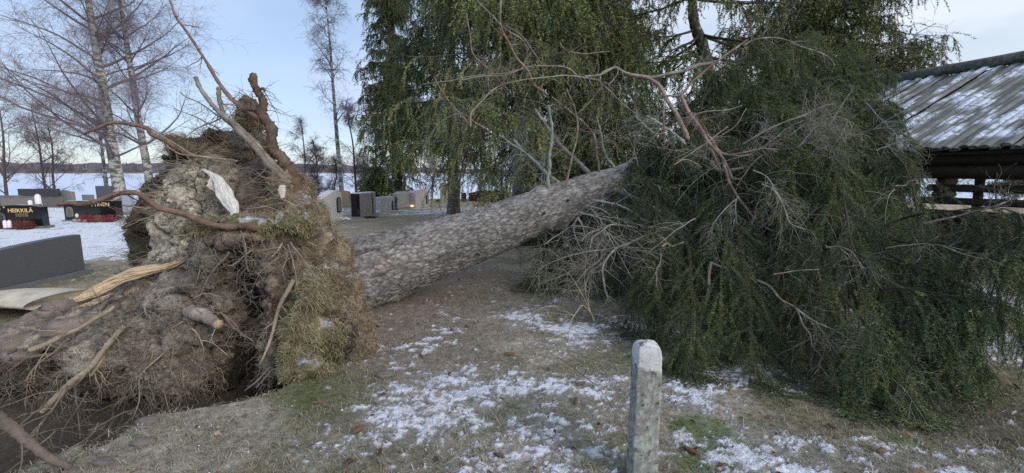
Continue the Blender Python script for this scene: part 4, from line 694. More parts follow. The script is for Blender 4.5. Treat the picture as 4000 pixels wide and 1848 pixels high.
def fallen_boughs():
    T = []   # target px,py,Y, start px, radius, opts
    def add(px, py, Y, sp, **k): T.append((px, py, Y, sp, k))
    # upper crown, drooping toward the camera and to the sides
    for px, py, Y in [(2760, 520, 6.4), (2850, 250, 7.0), (2800, 420, 6.4), (2950, 330, 6.4), (3120, 420, 5.6), (3250, 350, 6.2), (3290, 430, 5.6), (3350, 330, 6.6), (3420, 420, 6.4), (3330, 580, 5.2), (3280, 560, 4.8), (3120, 620, 4.6), (2950, 560, 5.2), (2780, 600, 5.6),
                      (3200, 190, 7.4), (3280, 230, 7.4), (3020, 180, 7.4), (3360, 290, 7.6), (3330, 470, 6.4), (2900, 450, 6.6), (3120, 290, 6.8), (3460, 400, 7.0)]:
        add(px, py, Y, px-rng.uniform(50, 450))
    # middle
    for px, py, Y in [(2760, 840, 5.2), (2840, 760, 5.0), (2880, 850, 4.7), (3000, 760, 4.6), (3140, 850, 4.2), (3280, 760, 4.3), (3330, 850, 4.1), (3330, 700, 4.8), (3400, 960, 4.0), (3350, 1000, 3.8), (3200, 1000, 3.8), (3050, 980, 4.0), (2900, 1000, 4.3), (2750, 960, 4.6), (2620, 980, 4.8), (2700, 1020, 4.9),
                      (3560, 1060, 3.7), (3760, 1020, 3.5), (2680, 880, 5.6), (3000, 880, 5.2), (3250, 880, 5.0), (3450, 960, 4.8)]:
        add(px, py, Y, np.clip(px-rng.uniform(-100, 500), 2350, 3500))
    # skirts that rest on the ground
    for px, py in [(2500, 1280), (2580, 1350), (2680, 1420), (2820, 1380), (2900, 1290), (3020, 1380), (3130, 1450), (3250, 1520), (3380, 1560), (3500, 1540), (3560, 1440), (3300, 1400), (3100, 1300), (2780, 1250), (2600, 1180), (3450, 1290), (3620, 1250), (3720, 1200), (2960, 1460), (3680, 1500)]:
        g = G(px, py, .10); add(px, py, g[1], np.clip(px+rng.uniform(-300, 350), 2350, 3500), ground=True)
    for px, py, Y in [(2060, 1010, 6.6), (2080, 1050, 6.0), (2160, 1060, 5.9), (2250, 1100, 5.7), (2340, 1110, 5.7), (2420, 1130, 5.6), (2200, 970, 6.9), (2300, 990, 6.8), (2350, 900, 7.6), (2440, 960, 7.2)]:
        add(px, py, Y, 2700, under=True)
    # dark inner mass close to the trunk
    for px, py, Y in [(2500, 980, 7.4), (2520, 900, 7.6), (2560, 1040, 6.4), (2650, 1080, 5.6), (2800, 1130, 5.2), (3000, 1150, 5.2), (3200, 1150, 5.0), (3400, 1120, 5.2), (2900, 700, 6.8), (3200, 680, 6.8), (3500, 640, 7.4)]:
        add(px, py, Y, np.clip(px, 2350, 3500), inner=True)
    for px, py, Y, sp, k in T:
        e = P(px, py, Y); s0 = axis_at(np.clip(sp, 2350, 3500))
        if k.get('under'): s0 = s0-A(0, 0, .25)
        L_ = np.linalg.norm(e-s0)
        gd = k.get('ground'); inn = k.get('inner'); near = Y < 4.6
        bough(s0, e, .005+.0017*L_, n2=46 if not inn else 38, n3=11, arch=-.05 if (k.get('under') or px > 3550) else (.06 if gd else .16), l2=.55 if near else .75, l3=.34, nl=.025 if near else .030, nw=.0040 if near else .0060, npt=60 if near else 48, droopy=.12 if gd else .30, col_k=.9 if gd else 1.0, out=0 if k.get('under') else (1. if gd else .3))
fallen_boughs()
for a_, b_ in [((3450, 880, 4.2), (4000, 850, 3.1)), ((3500, 930, 3.8), (3990, 1010, 3.0)), ((3480, 1000, 3.6), (3900, 1190, 3.1)), ((3250, 400, 6.6), (3520, 400, 6.4)), ((3280, 480, 6.2), (3560, 530, 5.8)), ((3150, 330, 7.0), (3460, 270, 7.2)), ((2800, 420, 7.2), (2960, 130, 7.4)), ((2950, 400, 7.2), (3150, 110, 7.6)), ((3100, 380, 7.2), (3330, 160, 7.6)), ((2750, 480, 7.0), (2800, 240, 7.0)), ((3200, 400, 7.0), (3420, 200, 7.6)),
               ((3300, 560, 5.6), (3540, 640, 5.2)), ((3420, 1100, 3.5), (3800, 1380, 3.0)), ((3300, 1180, 3.3), (3560, 1590, 2.75)), ((3450, 1150, 3.4), (3950, 1230, 2.9))]:
    bough(P(*a_), P(*b_), .012, n2=30, n3=10, arch=.04, l2=.5, l3=.3, nl=.024, nw=.004, npt=56, droopy=.3)

for a_, b_ in [((2680, 600, 7.3), (2560, 790, 6.5)), ((2700, 600, 7.3), (2700, 740, 6.2)), ((2660, 610, 7.2), (2560, 500, 6.9)), ((2720, 580, 7.3), (2620, 680, 6.4)), ((2760, 590, 7.4), (2820, 700, 6.2)), ((2700, 560, 7.4), (2700, 460, 6.8)), ((2650, 640, 7.1), (2480, 830, 6.6))]:
    bough(P(*a_), P(*b_), .011, n2=22, n3=8, arch=.12, l2=.42, l3=.26, nl=.026, nw=.007, npt=34, droopy=.3)
# dead lichened limbs tangled under the upper half of the trunk
for q in range(16):
    sx_ = rng.uniform(2270, 2640); ex = sx_+rng.uniform(-260, 260); ey = rng.uniform(900, 1150); s0 = axis_at(max(sx_, 2350)); sy = np.interp(sx_, [2270, 2640], [820, 660])
    mx = (sx_+ex)/2+rng.normal(0, 50); my = (sy+ey)/2+rng.normal(-30, 40); Ye = rng.uniform(5.3, 6.6)
    limb('branch', [(sx_, sy), (mx, my), (ex, ey)], 6.9, Ye, rng.uniform(6, 11), 3, [C_GREY, C_LICH, C_LICH, C_TAN][q % 4]*rng.uniform(.7, 1.1), M_branch, twigs=12, tl=.4, n=24, rough=.2)
# countless pale dead twigs hanging all over the crown: one mass
def bare_twigs():
    n = 28; px = rng.uniform(2150, 3550, n); py = np.interp(px, [2150, 2500, 3550], [900, 520, 330])+rng.uniform(0, 1, n)**1.2*620; gy = G(px, np.maximum(py+150, 1000), 0)[:, 1]
    Y = np.clip(np.interp(py, [300, 1200], [6.2, 3.6])-.25, 2.6, gy*.97); S = P(px, py, Y); D = nrm(np.stack([rng.normal(.2, .7, n), rng.normal(-.5, .3, n), rng.normal(.1, .35, n)], -1)); L1 = rng.uniform(.35, 1.1, n)
    P1 = grow(S, D, L1, 14, rng.uniform(.02, .16, n), .10); r1 = taper(n, 14, rng.uniform(.003, .0065, n), .0015); pal = A([.30, .275, .24], [.24, .22, .19], [.33, .27, .20], [.25, .28, .25]); c = pal[rng.choice(4, n)]*rng.uniform(.6, 1.1, (n, 1))
    mb = MB(); mb.tubes(P1, r1, 5, c, rough=.1)
    S, T, Rr, t = kids(P1, r1, 9, .1, 1); P2 = grow(S, nrm(T*.6+perp(T)*.7), np.repeat(L1, 9)*rng.uniform(.15, .5, len(S)), 7, .12, .12); r2 = taper(len(S), 7, np.maximum(Rr*.6, .0016), .001); mb.tubes(P2, r2, 3, np.repeat(c, 9, 0), cap=False)
    S, T, Rr, t = kids(P2, r2, 3, .2, 1); P3 = grow(S, nrm(T*.6+perp(T)*.7), rng.uniform(.04, .16, len(S)), 4, .12, .12); mb.tubes(P3, taper(len(S), 4, .0013, .0008), 3, np.repeat(c, 27, 0), cap=False)
    o = mb.build('bare_twigs', M_branch, FT); o['kind'] = 'stuff'
bare_twigs()

for a_, b_ in [((1962, 925), (1950, 905)), ((2050, 872), (2040, 856)), ((2118, 846), (2128, 828)), ((1790, 985), (1782, 968)), ((2210, 800), (2222, 775)), ((1880, 1000), (1872, 990)), ((2160, 905), (2150, 890))]:
    Yq = np.interp(a_[0], [1600, 1850, 2100, 2300], [5.65, 6.0, 6.4, 6.8]); limb('branch', [a_, b_], Yq-.24, Yq-.42, 11, 8, A(.10, .085, .07), M_branch, twigs=0, n=8, endcap=A(.2, .16, .12))
# ---------------------------------------------------------------- standing spruces
def spruce(px, Y, h, cr, label, z0=1.0, trunk_r=.3, whorls=34, per=6, strand=.6, lean=0., leafy=1.0, ns=9, fine=1.0, zmax=None, curve=None, colr=A(.12, .10, .085), cut=None, group='standing spruces behind the fallen one', dk=1.0, base_z=0.):
    x = P(px, 700, Y)[0]; gzv = float(gz(np.array([x]), np.array([Y]))[0]) if base_z is None or base_z == 0. else base_z
    E = empty('spruce_tree', (x, Y, gzv), label, 'spruce', group)
    if curve is None: curve = [(x, Y, gzv-.2), (x+lean*.5, Y, h*.5), (x+lean, Y, h)]
    C = rs(curve, 40); mb = MB(); r = np.linspace(trunk_r, .03, 40); r[:3] *= [1.35, 1.18, 1.05]; mb.tubes(C[None], r[None], 18, colr, rough=.06); mb.build('trunk', M_branch, E, True)
    n = whorls*per; zz = np.sort(rng.uniform(z0, h*.98, n)); tz = (zz-z0)/(h-z0); S = np.stack([np.interp(zz, C[:, 2], C[:, i]) for i in range(3)], -1)
    az = rng.uniform(0, 2*pi, n); Lb = cr*(1.05-tz)**.75*rng.uniform(.55, 1.1, n)+.15; D = np.stack([np.cos(az), np.sin(az), -.12-.35*(1-tz)+rng.normal(0, .1, n)], -1)
    if cut is not None:
        k = cut(S, D, Lb); S, D, Lb, tz, n = S[k], D[k], Lb[k], tz[k], int(k.sum())
    P1 = grow(S, D, Lb, 10, -.045, .07); wd = MB(); R1_ = taper(n, 10, .012+.010*Lb, .004); wd.tubes(P1, R1_, 5, colr*.7, cap=False)
    k2 = max(3, int(ns*leafy)); S, T, Rr, t = kids(P1, R1_, k2, .12, 1.0); N = len(S); T2 = nrm(T*.5+nrm(np.cross(T, A(0, 0, 1)))*rng.choice([-1, 1], (N, 1))*.7+A(0, 0, -.2)); L2 = np.repeat(Lb, k2)*.28*rng.uniform(.5, 1.2, N)+.12
    P2 = grow(S, T2, L2, 6, .10, .10); R2_ = taper(N, 6, np.minimum(Rr*.5, .008), .003); wd.tubes(P2, R2_, 3, colr*.6, cap=False)
    allP = []
    nb = MB()
    for src, rr_, per3 in ((P1, R1_, int(k2*1.3)), (P2, R2_, max(3, int(4*leafy)))):
        S, T, Rr, t = kids(src, rr_, per3, .15, 1.0); N = len(S); P3 = grow(S, nrm(T*.45+rng.normal(0, .42, (N, 3))+A(0, 0, -.6)), strand*rng.uniform(.25, 1.1, N), 5, .35, .09)
        s_ = 1/fine; c = gcol(N, dk*A(1.10, .95, .92)); needles(nb, P3, max(8, int(strand*34*fine)), .080*s_, .027*s_, c, .8)
    needles(nb, P2, int(14*fine), .085/fine, .032/fine, gcol(len(P2), dk*A(1.10, .95, .92)), .8)
    f = nb.build('foliage', M_needle, E); wd.build('limbs', M_twig, E, True)
    return E
spruce(1550, 24, 17, 2.05, 'tall narrow dark spruce at the edge of the sky, farthest left of the standing spruces', z0=1.3, trunk_r=.30, whorls=42, per=5, strand=.75, ns=8, fine=.75, leafy=1.0, colr=A(.22, .15, .10))
spruce(1465, 22, 1.9, .95, 'small dark bushy spruce beside the foot of the narrow tall spruce', z0=.15, trunk_r=.05, whorls=16, per=6, strand=.3, ns=6, fine=.8)
spruce(1770, 17.5, 15, 2.9, 'standing spruce between the narrow left one and the broad central one, sky through it', z0=2.9, trunk_r=.24, whorls=34, per=5, strand=.9, ns=9, fine=.85)
spruce(2060, 11.2, 14, 3.3, 'broad standing spruce with thick grey trunk and long hanging curtains of twigs', z0=2.1, trunk_r=.44, whorls=44, per=5, strand=1.0, ns=11, fine=1.35, colr=A(.22, .21, .20), dk=1.35)
spruce(2310, 13.0, 14, 2.4, 'dense green spruce standing right of the thick grey trunk, behind the broken red branches', z0=1.0, trunk_r=.28, whorls=42, per=5, strand=.95, ns=11, fine=1.3, dk=1.35)
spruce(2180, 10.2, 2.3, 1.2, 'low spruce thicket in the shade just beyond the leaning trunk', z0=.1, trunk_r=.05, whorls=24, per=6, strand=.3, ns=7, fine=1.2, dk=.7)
c3 = np.vstack([(4.6, 9.6, -.2), P(2785, 420, 9.6), P(2768, 290, 9.6), P(2740, 170, 9.6), P(2712, 90, 9.6), P(2706, 0, 9.6), P(2730, -160, 9.6), P(2700, -500, 9.6), P(2720, -1200, 9.6)])
spruce(2750, 9.6, 12, 2.3, 'thin crooked mossy spruce with sparse hanging foliage against the sky', z0=2.9, trunk_r=.16, whorls=22, per=4, strand=.55, ns=6, fine=1.3, curve=c3, colr=A(.075, .07, .045))
spruce(3180, 16, 16, 3.3, 'tall spruce at upper right, its lowest boughs hanging high above the fallen crown', z0=5.6, trunk_r=.3, whorls=44, per=5, strand=.9, ns=10, fine=1.1)
spruce(3040, 14.5, 15, 2.4, 'spruce with thin foliage standing behind the crooked one', z0=3.0, trunk_r=.22, whorls=30, per=5, strand=.7, ns=8, fine=1.0)
spruce(4075, 26, 11.2, 2.6, 'distant spruce whose branch tips show at the right edge above the roof', z0=1, trunk_r=.25, whorls=44, per=6, strand=.6, ns=7, fine=.7, group=None)
# ---------------------------------------------------------------- birches and shore trees
def birch(px, Y, h, tr, label, lean=(0, 0), crown=.3, n1=34, L1=4.2, n2=12, n3=11, hang=.9, tw=.005, group='bare birches along the shore', topx=None, z0f=.12, dark=False, name='birch_tree', upk=.55, m_tw=A(.20, .165, .18)):
    x = P(px, 760, Y)[0]; g = float(gz(np.array([x]), np.array([Y]))[0]); E = empty(name, (x, Y, g), label, 'birch' if 'birch' in name else 'bare tree', group)
    C = rs([(x, Y, g-.2), (x+lean[0]*.3, Y, g+h*.3), (x+lean[0]*.7+.1, Y, g+h*.65), (x+lean[0], Y+lean[1], g+h)], 50); C = C+.07*np.stack([vn(C*.6, 2+int(px)), vn(C*.6, 3), C[:, 0]*0], -1)
    r = np.linspace(tr, .025, 50); r[:3] *= [1.3, 1.12, 1.03]; mb = MB(); mb.tubes(C[None], r[None], 14, A(.10, .075, .065) if dark else A(.42, .41, .39)); mb.build('trunk', M_twig if dark else M_birch, E, True)
    S, T, Rr, t = kids(C[None], r[None], n1, z0f, .97); az = rng.uniform(0, 2*pi, n1); D = np.stack([np.cos(az), np.sin(az), upk+.5*t], -1); Lb = L1*(1.15-t)*rng.uniform(.5, 1.15, n1)+.3
    P1 = grow(S, D, Lb, 12, .0, .10, up=.015); Rb = taper(n1, 12, np.minimum(Rr*.45, .012+.011*Lb), .006); wd = MB(); wd.tubes(P1, Rb, 5, m_tw*.75, cap=False)
    S, T, Rr, t = kids(P1, Rb, n2, .12, 1); N = len(S); L2 = np.repeat(Lb, n2)*.38*rng.uniform(.5, 1.2, N); P2 = grow(S, nrm(T*.8+perp(T)*.75), L2, 7, .03, .14); Rc = taper(N, 7, np.minimum(Rr*.6, .013), tw*.8); wd.tubes(P2, Rc, 3, m_tw, cap=False)
    S, T, Rr, t = kids(P2, Rc, n3, .12, 1); N = len(S); P3 = grow(S, nrm(T*.7+perp(T)*.8), hang*rng.uniform(.3, 1.1, N), 6, .14, .14); wd.tubes(P3, taper(N, 6, tw*.8, tw*.45), 3, m_tw*rng.uniform(.8, 1.3, (N, 1)), cap=False)
    S, T, Rr, t = kids(P3, taper(N, 6, tw*.8, tw*.45), 3, .1, 1); N = len(S); P4 = grow(S, nrm(T*.7+perp(T)*.8), hang*.4*rng.uniform(.3, 1.1, N), 4, .16, .14); wd.tubes(P4, taper(N, 4, tw*.55, tw*.35), 3, m_tw*rng.uniform(.9, 1.4, (N, 1)), cap=False)
    wd.build('crown', M_twig, E); return E
birch(472, 24, 17, .30, 'biggest birch, thick white-flecked trunk at left behind the gravestones', lean=(-.8, 0), n1=54, L1=6.6, z0f=.16, n2=14, n3=13, upk=.35)
birch(592, 25, 16, .22, 'second birch, right beside the biggest one and leaning a little left', lean=(-.9, 0), n1=46, L1=5.0, n2=13, n3=13, z0f=.2)
birch(1338, 27, 12.5, .15, 'slender lone birch standing against the open sky left of the spruces', lean=(-.45, 0), n1=26, L1=3.2, n2=8, n3=7, hang=.8, z0f=.3, upk=.65, tw=.007, m_tw=A(.16, .14, .16))
birch(420, 27, 6, .13, 'short thin birch stem just left of the biggest birch', lean=(-.1, 0), n1=16, L1=2.2, n2=8, n3=7)
for px, Y, h, lb, l1 in [(185, 29, 6.5, 'forked bare tree on the shore left of the birches', 2.6), (215, 28, 5.0, 'small twin-stemmed bare tree close left of the short birch', 2.0), (20, 28, 7, 'bare tree cut by the left edge, behind the black gold-lettered stone', 3.2), (985, 34, 8, 'hazy bare tree top showing above the root plate', 2.6),
                     (1190, 33, 6.4, 'leafless tree right of the tall broken root', 2.2), (1250, 30, 4.2, 'thin leaning sapling left of the slender birch', 1.2), (1395, 30, 6.2, 'bare twin-trunked tree just right of the slender birch', 1.9), (1470, 31, 6.6, 'bare tree close by the left edge of the spruces', 1.8),
                     (1300, 31, 3.2, 'low bare shrub at the foot of the slender birch', 1.3), (1215, 31, 2.6, 'low bare shrub at the shore above the small black stone', 1.2), (1430, 30, 2.8, 'twiggy shrub on the shore behind the dark narrow stone', 1.3), (1790, 29, 4.5, 'reddish bare shrub tree under the hanging spruce twigs', 1.6), (1880, 30, 4.0, 'bare shrub left of the row of gold-lettered dark stones', 1.5), (1960, 31, 4.4, 'bare sapling above the gold-lettered dark stones', 1.4), (1690, 30, 3.4, 'bare shrub between the hanging twigs and the white stones', 1.4)]:
    birch(px, Y, h, .035+.009*h, lb, lean=(rng.normal(0, .3), 0), n1=15, L1=l1, n2=8, n3=7, hang=.55, tw=.007, dark=True, name='bare_tree', z0f=.1, upk=.9, group='leafless trees along the shore', m_tw=A(.13, .095, .10))
birch(3690, 27, 5, .06, 'small bare tree seen through the gap under the shelter roof', n1=14, L1=1.8, n2=7, n3=6, tw=.008, dark=True, name='bare_tree', group='leafless trees along the shore')
# ---------------------------------------------------------------- gravestones
def text(body, size, loc, X, Up, mat, parent, name, depth=.004, colr=(.75, .52, .22), align='CENTER'):
    cu = bpy.data.curves.new(name, 'FONT'); cu.body = body; cu.size = size; cu.extrude = depth; cu.align_x = align; cu.align_y = 'CENTER'; cu.resolution_u = 2; cu.offset = size*.012
    tmp = bpy.data.objects.new(name, cu); COL.objects.link(tmp); me = bpy.data.meshes.new_from_object(tmp.evaluated_get(bpy.context.evaluated_depsgraph_get())); bpy.data.objects.remove(tmp)
    v = np.empty(len(me.vertices)*3, np.float32); me.vertices.foreach_get('co', v); v = v.reshape(-1, 3); X, Up = nrm(A(*X)), nrm(A(*Up)); N = np.cross(X, Up)
    W = A(*loc)+v[:, :1]*X+v[:, 1:2]*Up+v[:, 2:]*N; me.vertices.foreach_set('co', W.astype(np.float32).ravel()); at = me.color_attributes.new('Col', 'FLOAT_COLOR', 'POINT')
    at.data.foreach_set('color', np.tile(np.array([*colr, 1], np.float32), len(W))); me.materials.clear(); me.materials.append(mat); me.update()
    o = bpy.data.objects.new(name, me); COL.objects.link(o); o.parent = parent
    if parent is not None: o.matrix_parent_inverse = mat_inv(parent)
    return o
def outline(kind, w_, h_):
    x = np.linspace(-w_/2, w_/2, 17)
    if kind == 'arc': top = h_-.10*h_*(2*x/w_)**2
    elif kind == 'arcl': top = h_-.34*h_*((x-w_/2)/w_)**2
    elif kind == 'peak': top = h_-.28*h_*np.abs((x-w_*.2)/w_)*1.3
    elif kind == 'round': top = h_*(.72+.28*np.sqrt(np.clip(1-(2*x/w_)**2, 0, 1)))
    elif kind == 'hump': top = h_*(.86+.14*np.exp(-(x/w_*4.2)**2))
    elif kind == 'rag': top = h_*(1+.05*np.sin(x*23)+.03*np.sin(x*61))
    else: top = x*0+h_
    return [(-w_/2, 0)]+list(zip(x, top))+[(w_/2, 0)]
def grave(px, py, Y, w_, h_, th, yaw, kind, colr, label, mat=None, lift=0, base=None, bev=.04, group=None, gname='gravestone'):
    """px,py: where the middle of its foot stands; yaw 0 faces the camera side (-Y), 90 faces +X"""
    p = P(px, py, Y); g = float(gz(np.array([p[0]]), np.array([Y]))[0]); a = R(yaw); X = A(cos(a), sin(a), 0); N = A(sin(a), -cos(a), 0); O = A(p[0], Y, g-.03)
    E = empty(gname, (p[0], Y, g), label, 'gravestone', group); mb = MB(); hb = .09 if base is not None else 0
    mb.prism(outline(kind, w_, h_-hb), th, O-N*th/2+A(0, 0, hb), X, (0, 0, 1), N, colr, bev=bev); mb.build('slab', mat or M_stone, E)
    if base is not None:
        b = MB(); b.prism([(-w_/2-.06, -.02), (w_/2+.06, -.02), (w_/2+.06, .09), (-w_/2-.06, .09)], th+.16, O-N*(th/2+.08), X, (0, 0, 1), N, base, bev=.02); b.build('base', M_rough, E)
    return E, O+A(0, 0, hb), X, N
BK = A(.012, .012, .014); DG = A(.085, .09, .105); GREY = A(.30, .30, .31)
def heather(E_at, n, spreadv, colr, label, h=.22, group='heather and flowers on the graves'):
    mb = MB(); nb = 260*n; c = rng.uniform(-1, 1, (n, 2))*spreadv; i = rng.integers(0, n, nb); S = np.stack([E_at[0]+c[i, 0]+rng.normal(0, .06, nb), E_at[1]+c[i, 1]+rng.normal(0, .05, nb), np.full(nb, E_at[2]-.02)], -1)
    Pn = grow(S, nrm(rng.normal(0, .45, (nb, 3))+A(0, 0, 1)), h*rng.uniform(.5, 1.1, nb), 4, 0, .2); mb.tubes(Pn, taper(nb, 4, .006, .004), 3, colr*rng.uniform(.5, 1.4, (nb, 1)), cap=False)
    return tag(mb.build('heather', M_grass), label, 'flowers', group)
def grave_candle(p, label, r=.05, h=.2, lit=False, colr=A(.75, .75, .74)):
    E = empty('grave_candle', tuple(p), label, 'candle', 'grave candles'); s = np.array([0, .02, h*.8, h*.9, h]); rr_ = np.array([r, r*1.05, r, r*.75, r*.3]); mb = MB()
    mb.tubes([np.stack([s*0+p[0], s*0+p[1], p[2]+s], -1)], [rr_], 10, colr); mb.build('holder', M_plain, E, True)
    if lit:
        f = MB(); f.blob((p[0], p[1]-r*.2, p[2]+h*.55), (r*1.3, r*1.3, h*.4), A(1, .6, .2), n=7); f.build('flame_glow', M_flame, E, True)
    return E
def arch_niche(E, O, X, N, xo, zo, w_, h_, th, framec=A(.03, .03, .035), glass=A(.20, .20, .22)):
    x = np.linspace(-1, 1, 9); o = [(xo-w_/2, zo)]+[(xo+w_/2*t, zo+h_-w_/2+w_/2*math.sqrt(max(0, 1-t*t))) for t in x]+[(xo+w_/2, zo)]
    mb = MB(); mb.prism(o, .03, O+N*(th/2), X, (0, 0, 1), N, framec); f = mb.build('lantern_frame', M_plain, E)
    o2 = [(xo+(a-xo)*.66, zo+h_/2+(b-zo-h_/2)*.84) for a, b in o]; mb = MB(); mb.prism(o2, .008, O+N*(th/2+.03), X, (0, 0, 1), N, glass); mb.build('lantern_glass', M_stone, f)
def z_at(py, Y): return P(2000, py, Y)[2]
# front blank grey stone seen from behind
E, O, X, N = grave(58, 1118, 6.15, 1.9, .66, .15, 88, 'arcl', DG, 'large blank dark grey gravestone in the left foreground, its back turned to the camera', mat=M_stone, base=A(.14, .15, .16), bev=.015)
E.name = 'gravestone'
# HEIKKILÄ
E, O, X, N = grave(88, 890, 13.0, 1.30, .70, .22, 6, 'arc', BK, 'black gravestone with the gold name and a red heather bed, at the left edge', mat=M_gloss, base=A(.16, .16, .15), bev=.01)
text('HEIKKILÄ', .155, O+N*.112+A(.12, 0, .45), X, (0, 0, 1), M_gold, E, 'lettering')
for k in range(2): text(['AARNE  1931  2009', 'ELSA  1934'][k] if False else 'I I I I I I I I I I' if False else '•• ••••• •• ••••', .06, O+N*.112+A(.15, 0, .35-.055*k), X, (0, 0, 1), M_gold, E, 'small_lettering')
for k in range(2):
    mb = MB(); c = O+N*.113+X*(-.42+.12*k)+A(0, 0, .5+.05*k); mb.prism([(.035*(1 if i % 2 else .45)*cos(i*pi/5), .035*(1 if i % 2 else .45)*sin(i*pi/5)) for i in range(10)], .006, c, X, (0, 0, 1), N, A(.6, .45, .2)); mb.build('flower_ornament', M_gold, E)
arch_niche(E, O, X, N, -.42, .06, .26, .34, .22, A(.12, .11, .11), A(.05, .05, .05))
g = O; heather((O[0]+.1, O[1]-.32, O[2]), 7, A(.5, .06), A(.16, .055, .045), 'dark red heather in front of the black stone at the left edge', .2)
grave_candle(O+N*.28+X*(-.45), 'lit yellow grave candle at the left end of the black edge stone', .045, .14, True)
grave_candle(O+N*.5+X*.02, 'white grave candle in the heather, left one of the pair', .045, .22); grave_candle(O+N*.5+X*.13, 'white grave candle in the heather, right one of the pair', .045, .22)
# ...TTINEN
E, O, X, N = grave(372, 865, 15.0, 1.62, .72, .30, 4, 'flat', BK, 'wide black gravestone partly hidden by the long brown root, gold letters TTINEN showing', mat=M_gloss, base=A(.2, .2, .19), bev=.01)
text('TTINEN', .17, O+N*.152+A(.36, 0, .51), X, (0, 0, 1), M_gold, E, 'lettering')
for k in range(2): text('•••••• ••••••', .055, O+N*.152+A(-.14, 0, .39-.055*k), X, (0, 0, 1), M_gold, E, 'small_lettering')
arch_niche(E, O, X, N, -.62, .12, .2, .32, .30, A(.25, .22, .17), A(.12, .11, .10))
heather((O[0]+.2, O[1]-.36, O[2]), 6, A(.6, .05), A(.24, .055, .075), 'crimson and pink heather along the wide black stone', .22); heather((O[0]+.5, O[1]-.34, O[2]), 1, A(.1, .04), A(.2, .2, .06), 'small yellow-green plant in the crimson heather', .2)
for k, lb in enumerate(['round grey cobble at the left foot of the wide black stone', 'second grey cobble at the foot of the wide black stone, beside the first', 'small cobble in front of the crimson heather']):
    mb = MB(); mb.blob(O+N*.42+A(-.3+.17*k, 0, .0), (.09-.01*k, .07, .07), A(.3, .28, .24), seed=k, amp=.2); tag(mb.build('cobble', M_rough, None, True), lb, 'stone', 'cobbles by the grave')
mb = MB(); mb.blob(O+N*.36+A(-.26, 0, .16), (.05, .05, .08), A(.7, .68, .6), n=7); tag(mb.build('grave_ornament', M_plain, None, True), 'little white ornament among the crimson heather', 'ornament')
# row behind at left
for px, py, Y, w_, h_, kd, c, lb in [(34, 805, 22, 1.5, .56, 'flat', A(.13, .135, .14), 'low wide grey stone at the left edge, behind the row'), (86, 806, 21, 1.7, .50, 'rag', A(.20, .175, .16), 'wide brownish stone with ragged top behind the left black stone'),
        (160, 800, 23.5, 1.9, .82, 'flat', A(.045, .045, .05), 'long black stone with stepped top in the back row at left'), (213, 808, 21, .92, .50, 'rag', A(.13, .12, .115), 'rough grey-brown block right of the long black stone'),
        (258, 800, 24, 1.0, .74, 'hump', A(.23, .23, .22), 'rounded grey stone in the back row left of the wide black stone'), (347, 790, 25, .55, .46, 'flat', A(.24, .24, .24), 'small grey block just above the wide black stone'),
        (425, 802, 24, 1.1, .95, 'flat', A(.09, .095, .11), 'dark stone with a snowy top behind the raised root'), (507, 838, 17.5, .32, .95, 'flat', A(.30, .33, .38), 'thin pale grey upright stone beside the dark turf fringe')]:
    grave(px, py, Y, w_, h_, .2, rng.uniform(-4, 8), kd, c, lb, mat=M_rough if kd == 'rag' else M_stone, base=A(.16, .15, .13) if kd != 'rag' else None)
grave_candle(P(151, 797, 19)+A(0, 0, 0), 'white grave lantern before the long black stone at left', .1, .42); grave_candle(P(119, 800, 19), 'small white candle left of the white grave lantern', .07, .2)
# middle group, standing side-on
E, O, X, N = grave(1284, 870, 14.5, 1.35, 1.04, .30, 84, 'peak', A(.68, .67, .66), 'tall pale grey gravestone with sloping peak and arched lantern niche, nearest of the middle group', base=A(.5, .5, .5), bev=.02)
arch_niche(E, O, X, N, .42, .22, .26, .50, .30)
mb = MB(); q = G(1335, 862); 
for k in range(5): mb.blob((q[0]-.12+.09*k, q[1], .05+.03*(k % 2)), (.07, .06, .05), A(.75, .77, .8), seed=k, n=7)
tag(mb.build('snow_lump', M_snow, None, True), 'lumpy white snow heap by the foot of the tall pale gravestone', 'snow heap')
E, O, X, N = grave(1424, 855, 16.2, 1.25, .90, .34, 82, 'flat', A(.27, .25, .24), 'narrow dark polished gravestone with snow on top, second of the middle group', base=A(.3, .3, .3), bev=.01)
mb = MB(); mb.box(O-X*.62+A(0, 0, .42), (.32, .02, .80), BK, N, X); mb.build('polished_front', M_gloss, E); mb = MB(); mb.box(O+N*.175+X*.35+A(0, 0, .42), (.05, .03, .76), BK, X, N); mb.build('dark_edge', M_gloss, E)
mb = MB(); mb.box(O+A(0, 0, .825), (1.22, .32, .025), A(.75, .78, .85), X, N); mb.build('snow_cap', M_snow, E)
def lantern(p, s, label, colr):
    E = empty('grave_lantern', tuple(p), label, 'lantern'); mb = MB(); 
    for a, b in ((-1, -1), (1, -1), (1, 1), (-1, 1)): mb.box(p+A(a*.10*s, b*.10*s, .16*s), (.025*s, .025*s, .26*s), colr)
    mb.box(p+A(0, 0, .015*s), (.26*s, .26*s, .03*s), colr); mb.build('frame', M_plain, E)
    mb = MB(); sz = np.array([0, .08, .12, .16])*s; mb.tubes([np.stack([sz*0+p[0], sz*0+p[1], p[2]+.29*s+sz], -1)], [np.array([.19, .12, .05, .02])*s], 8, colr, phase=pi/4); mb.build('roof', M_plain, E)
    mb = MB(); mb.box(p+A(0, 0, .15*s), (.17*s, .17*s, .24*s), A(.25, .27, .3)); mb.build('glass', M_gloss, E)
lantern(G(1388, 852)+A(0, 0, 0), .95, 'small pale blue metal lantern left of the narrow dark gravestone', A(.35, .5, .6)); lantern(G(1532, 820)+A(0, 0, 0), 1.5, 'black domed lantern in front of the rounded pink-grey stone', A(.02, .03, .03))
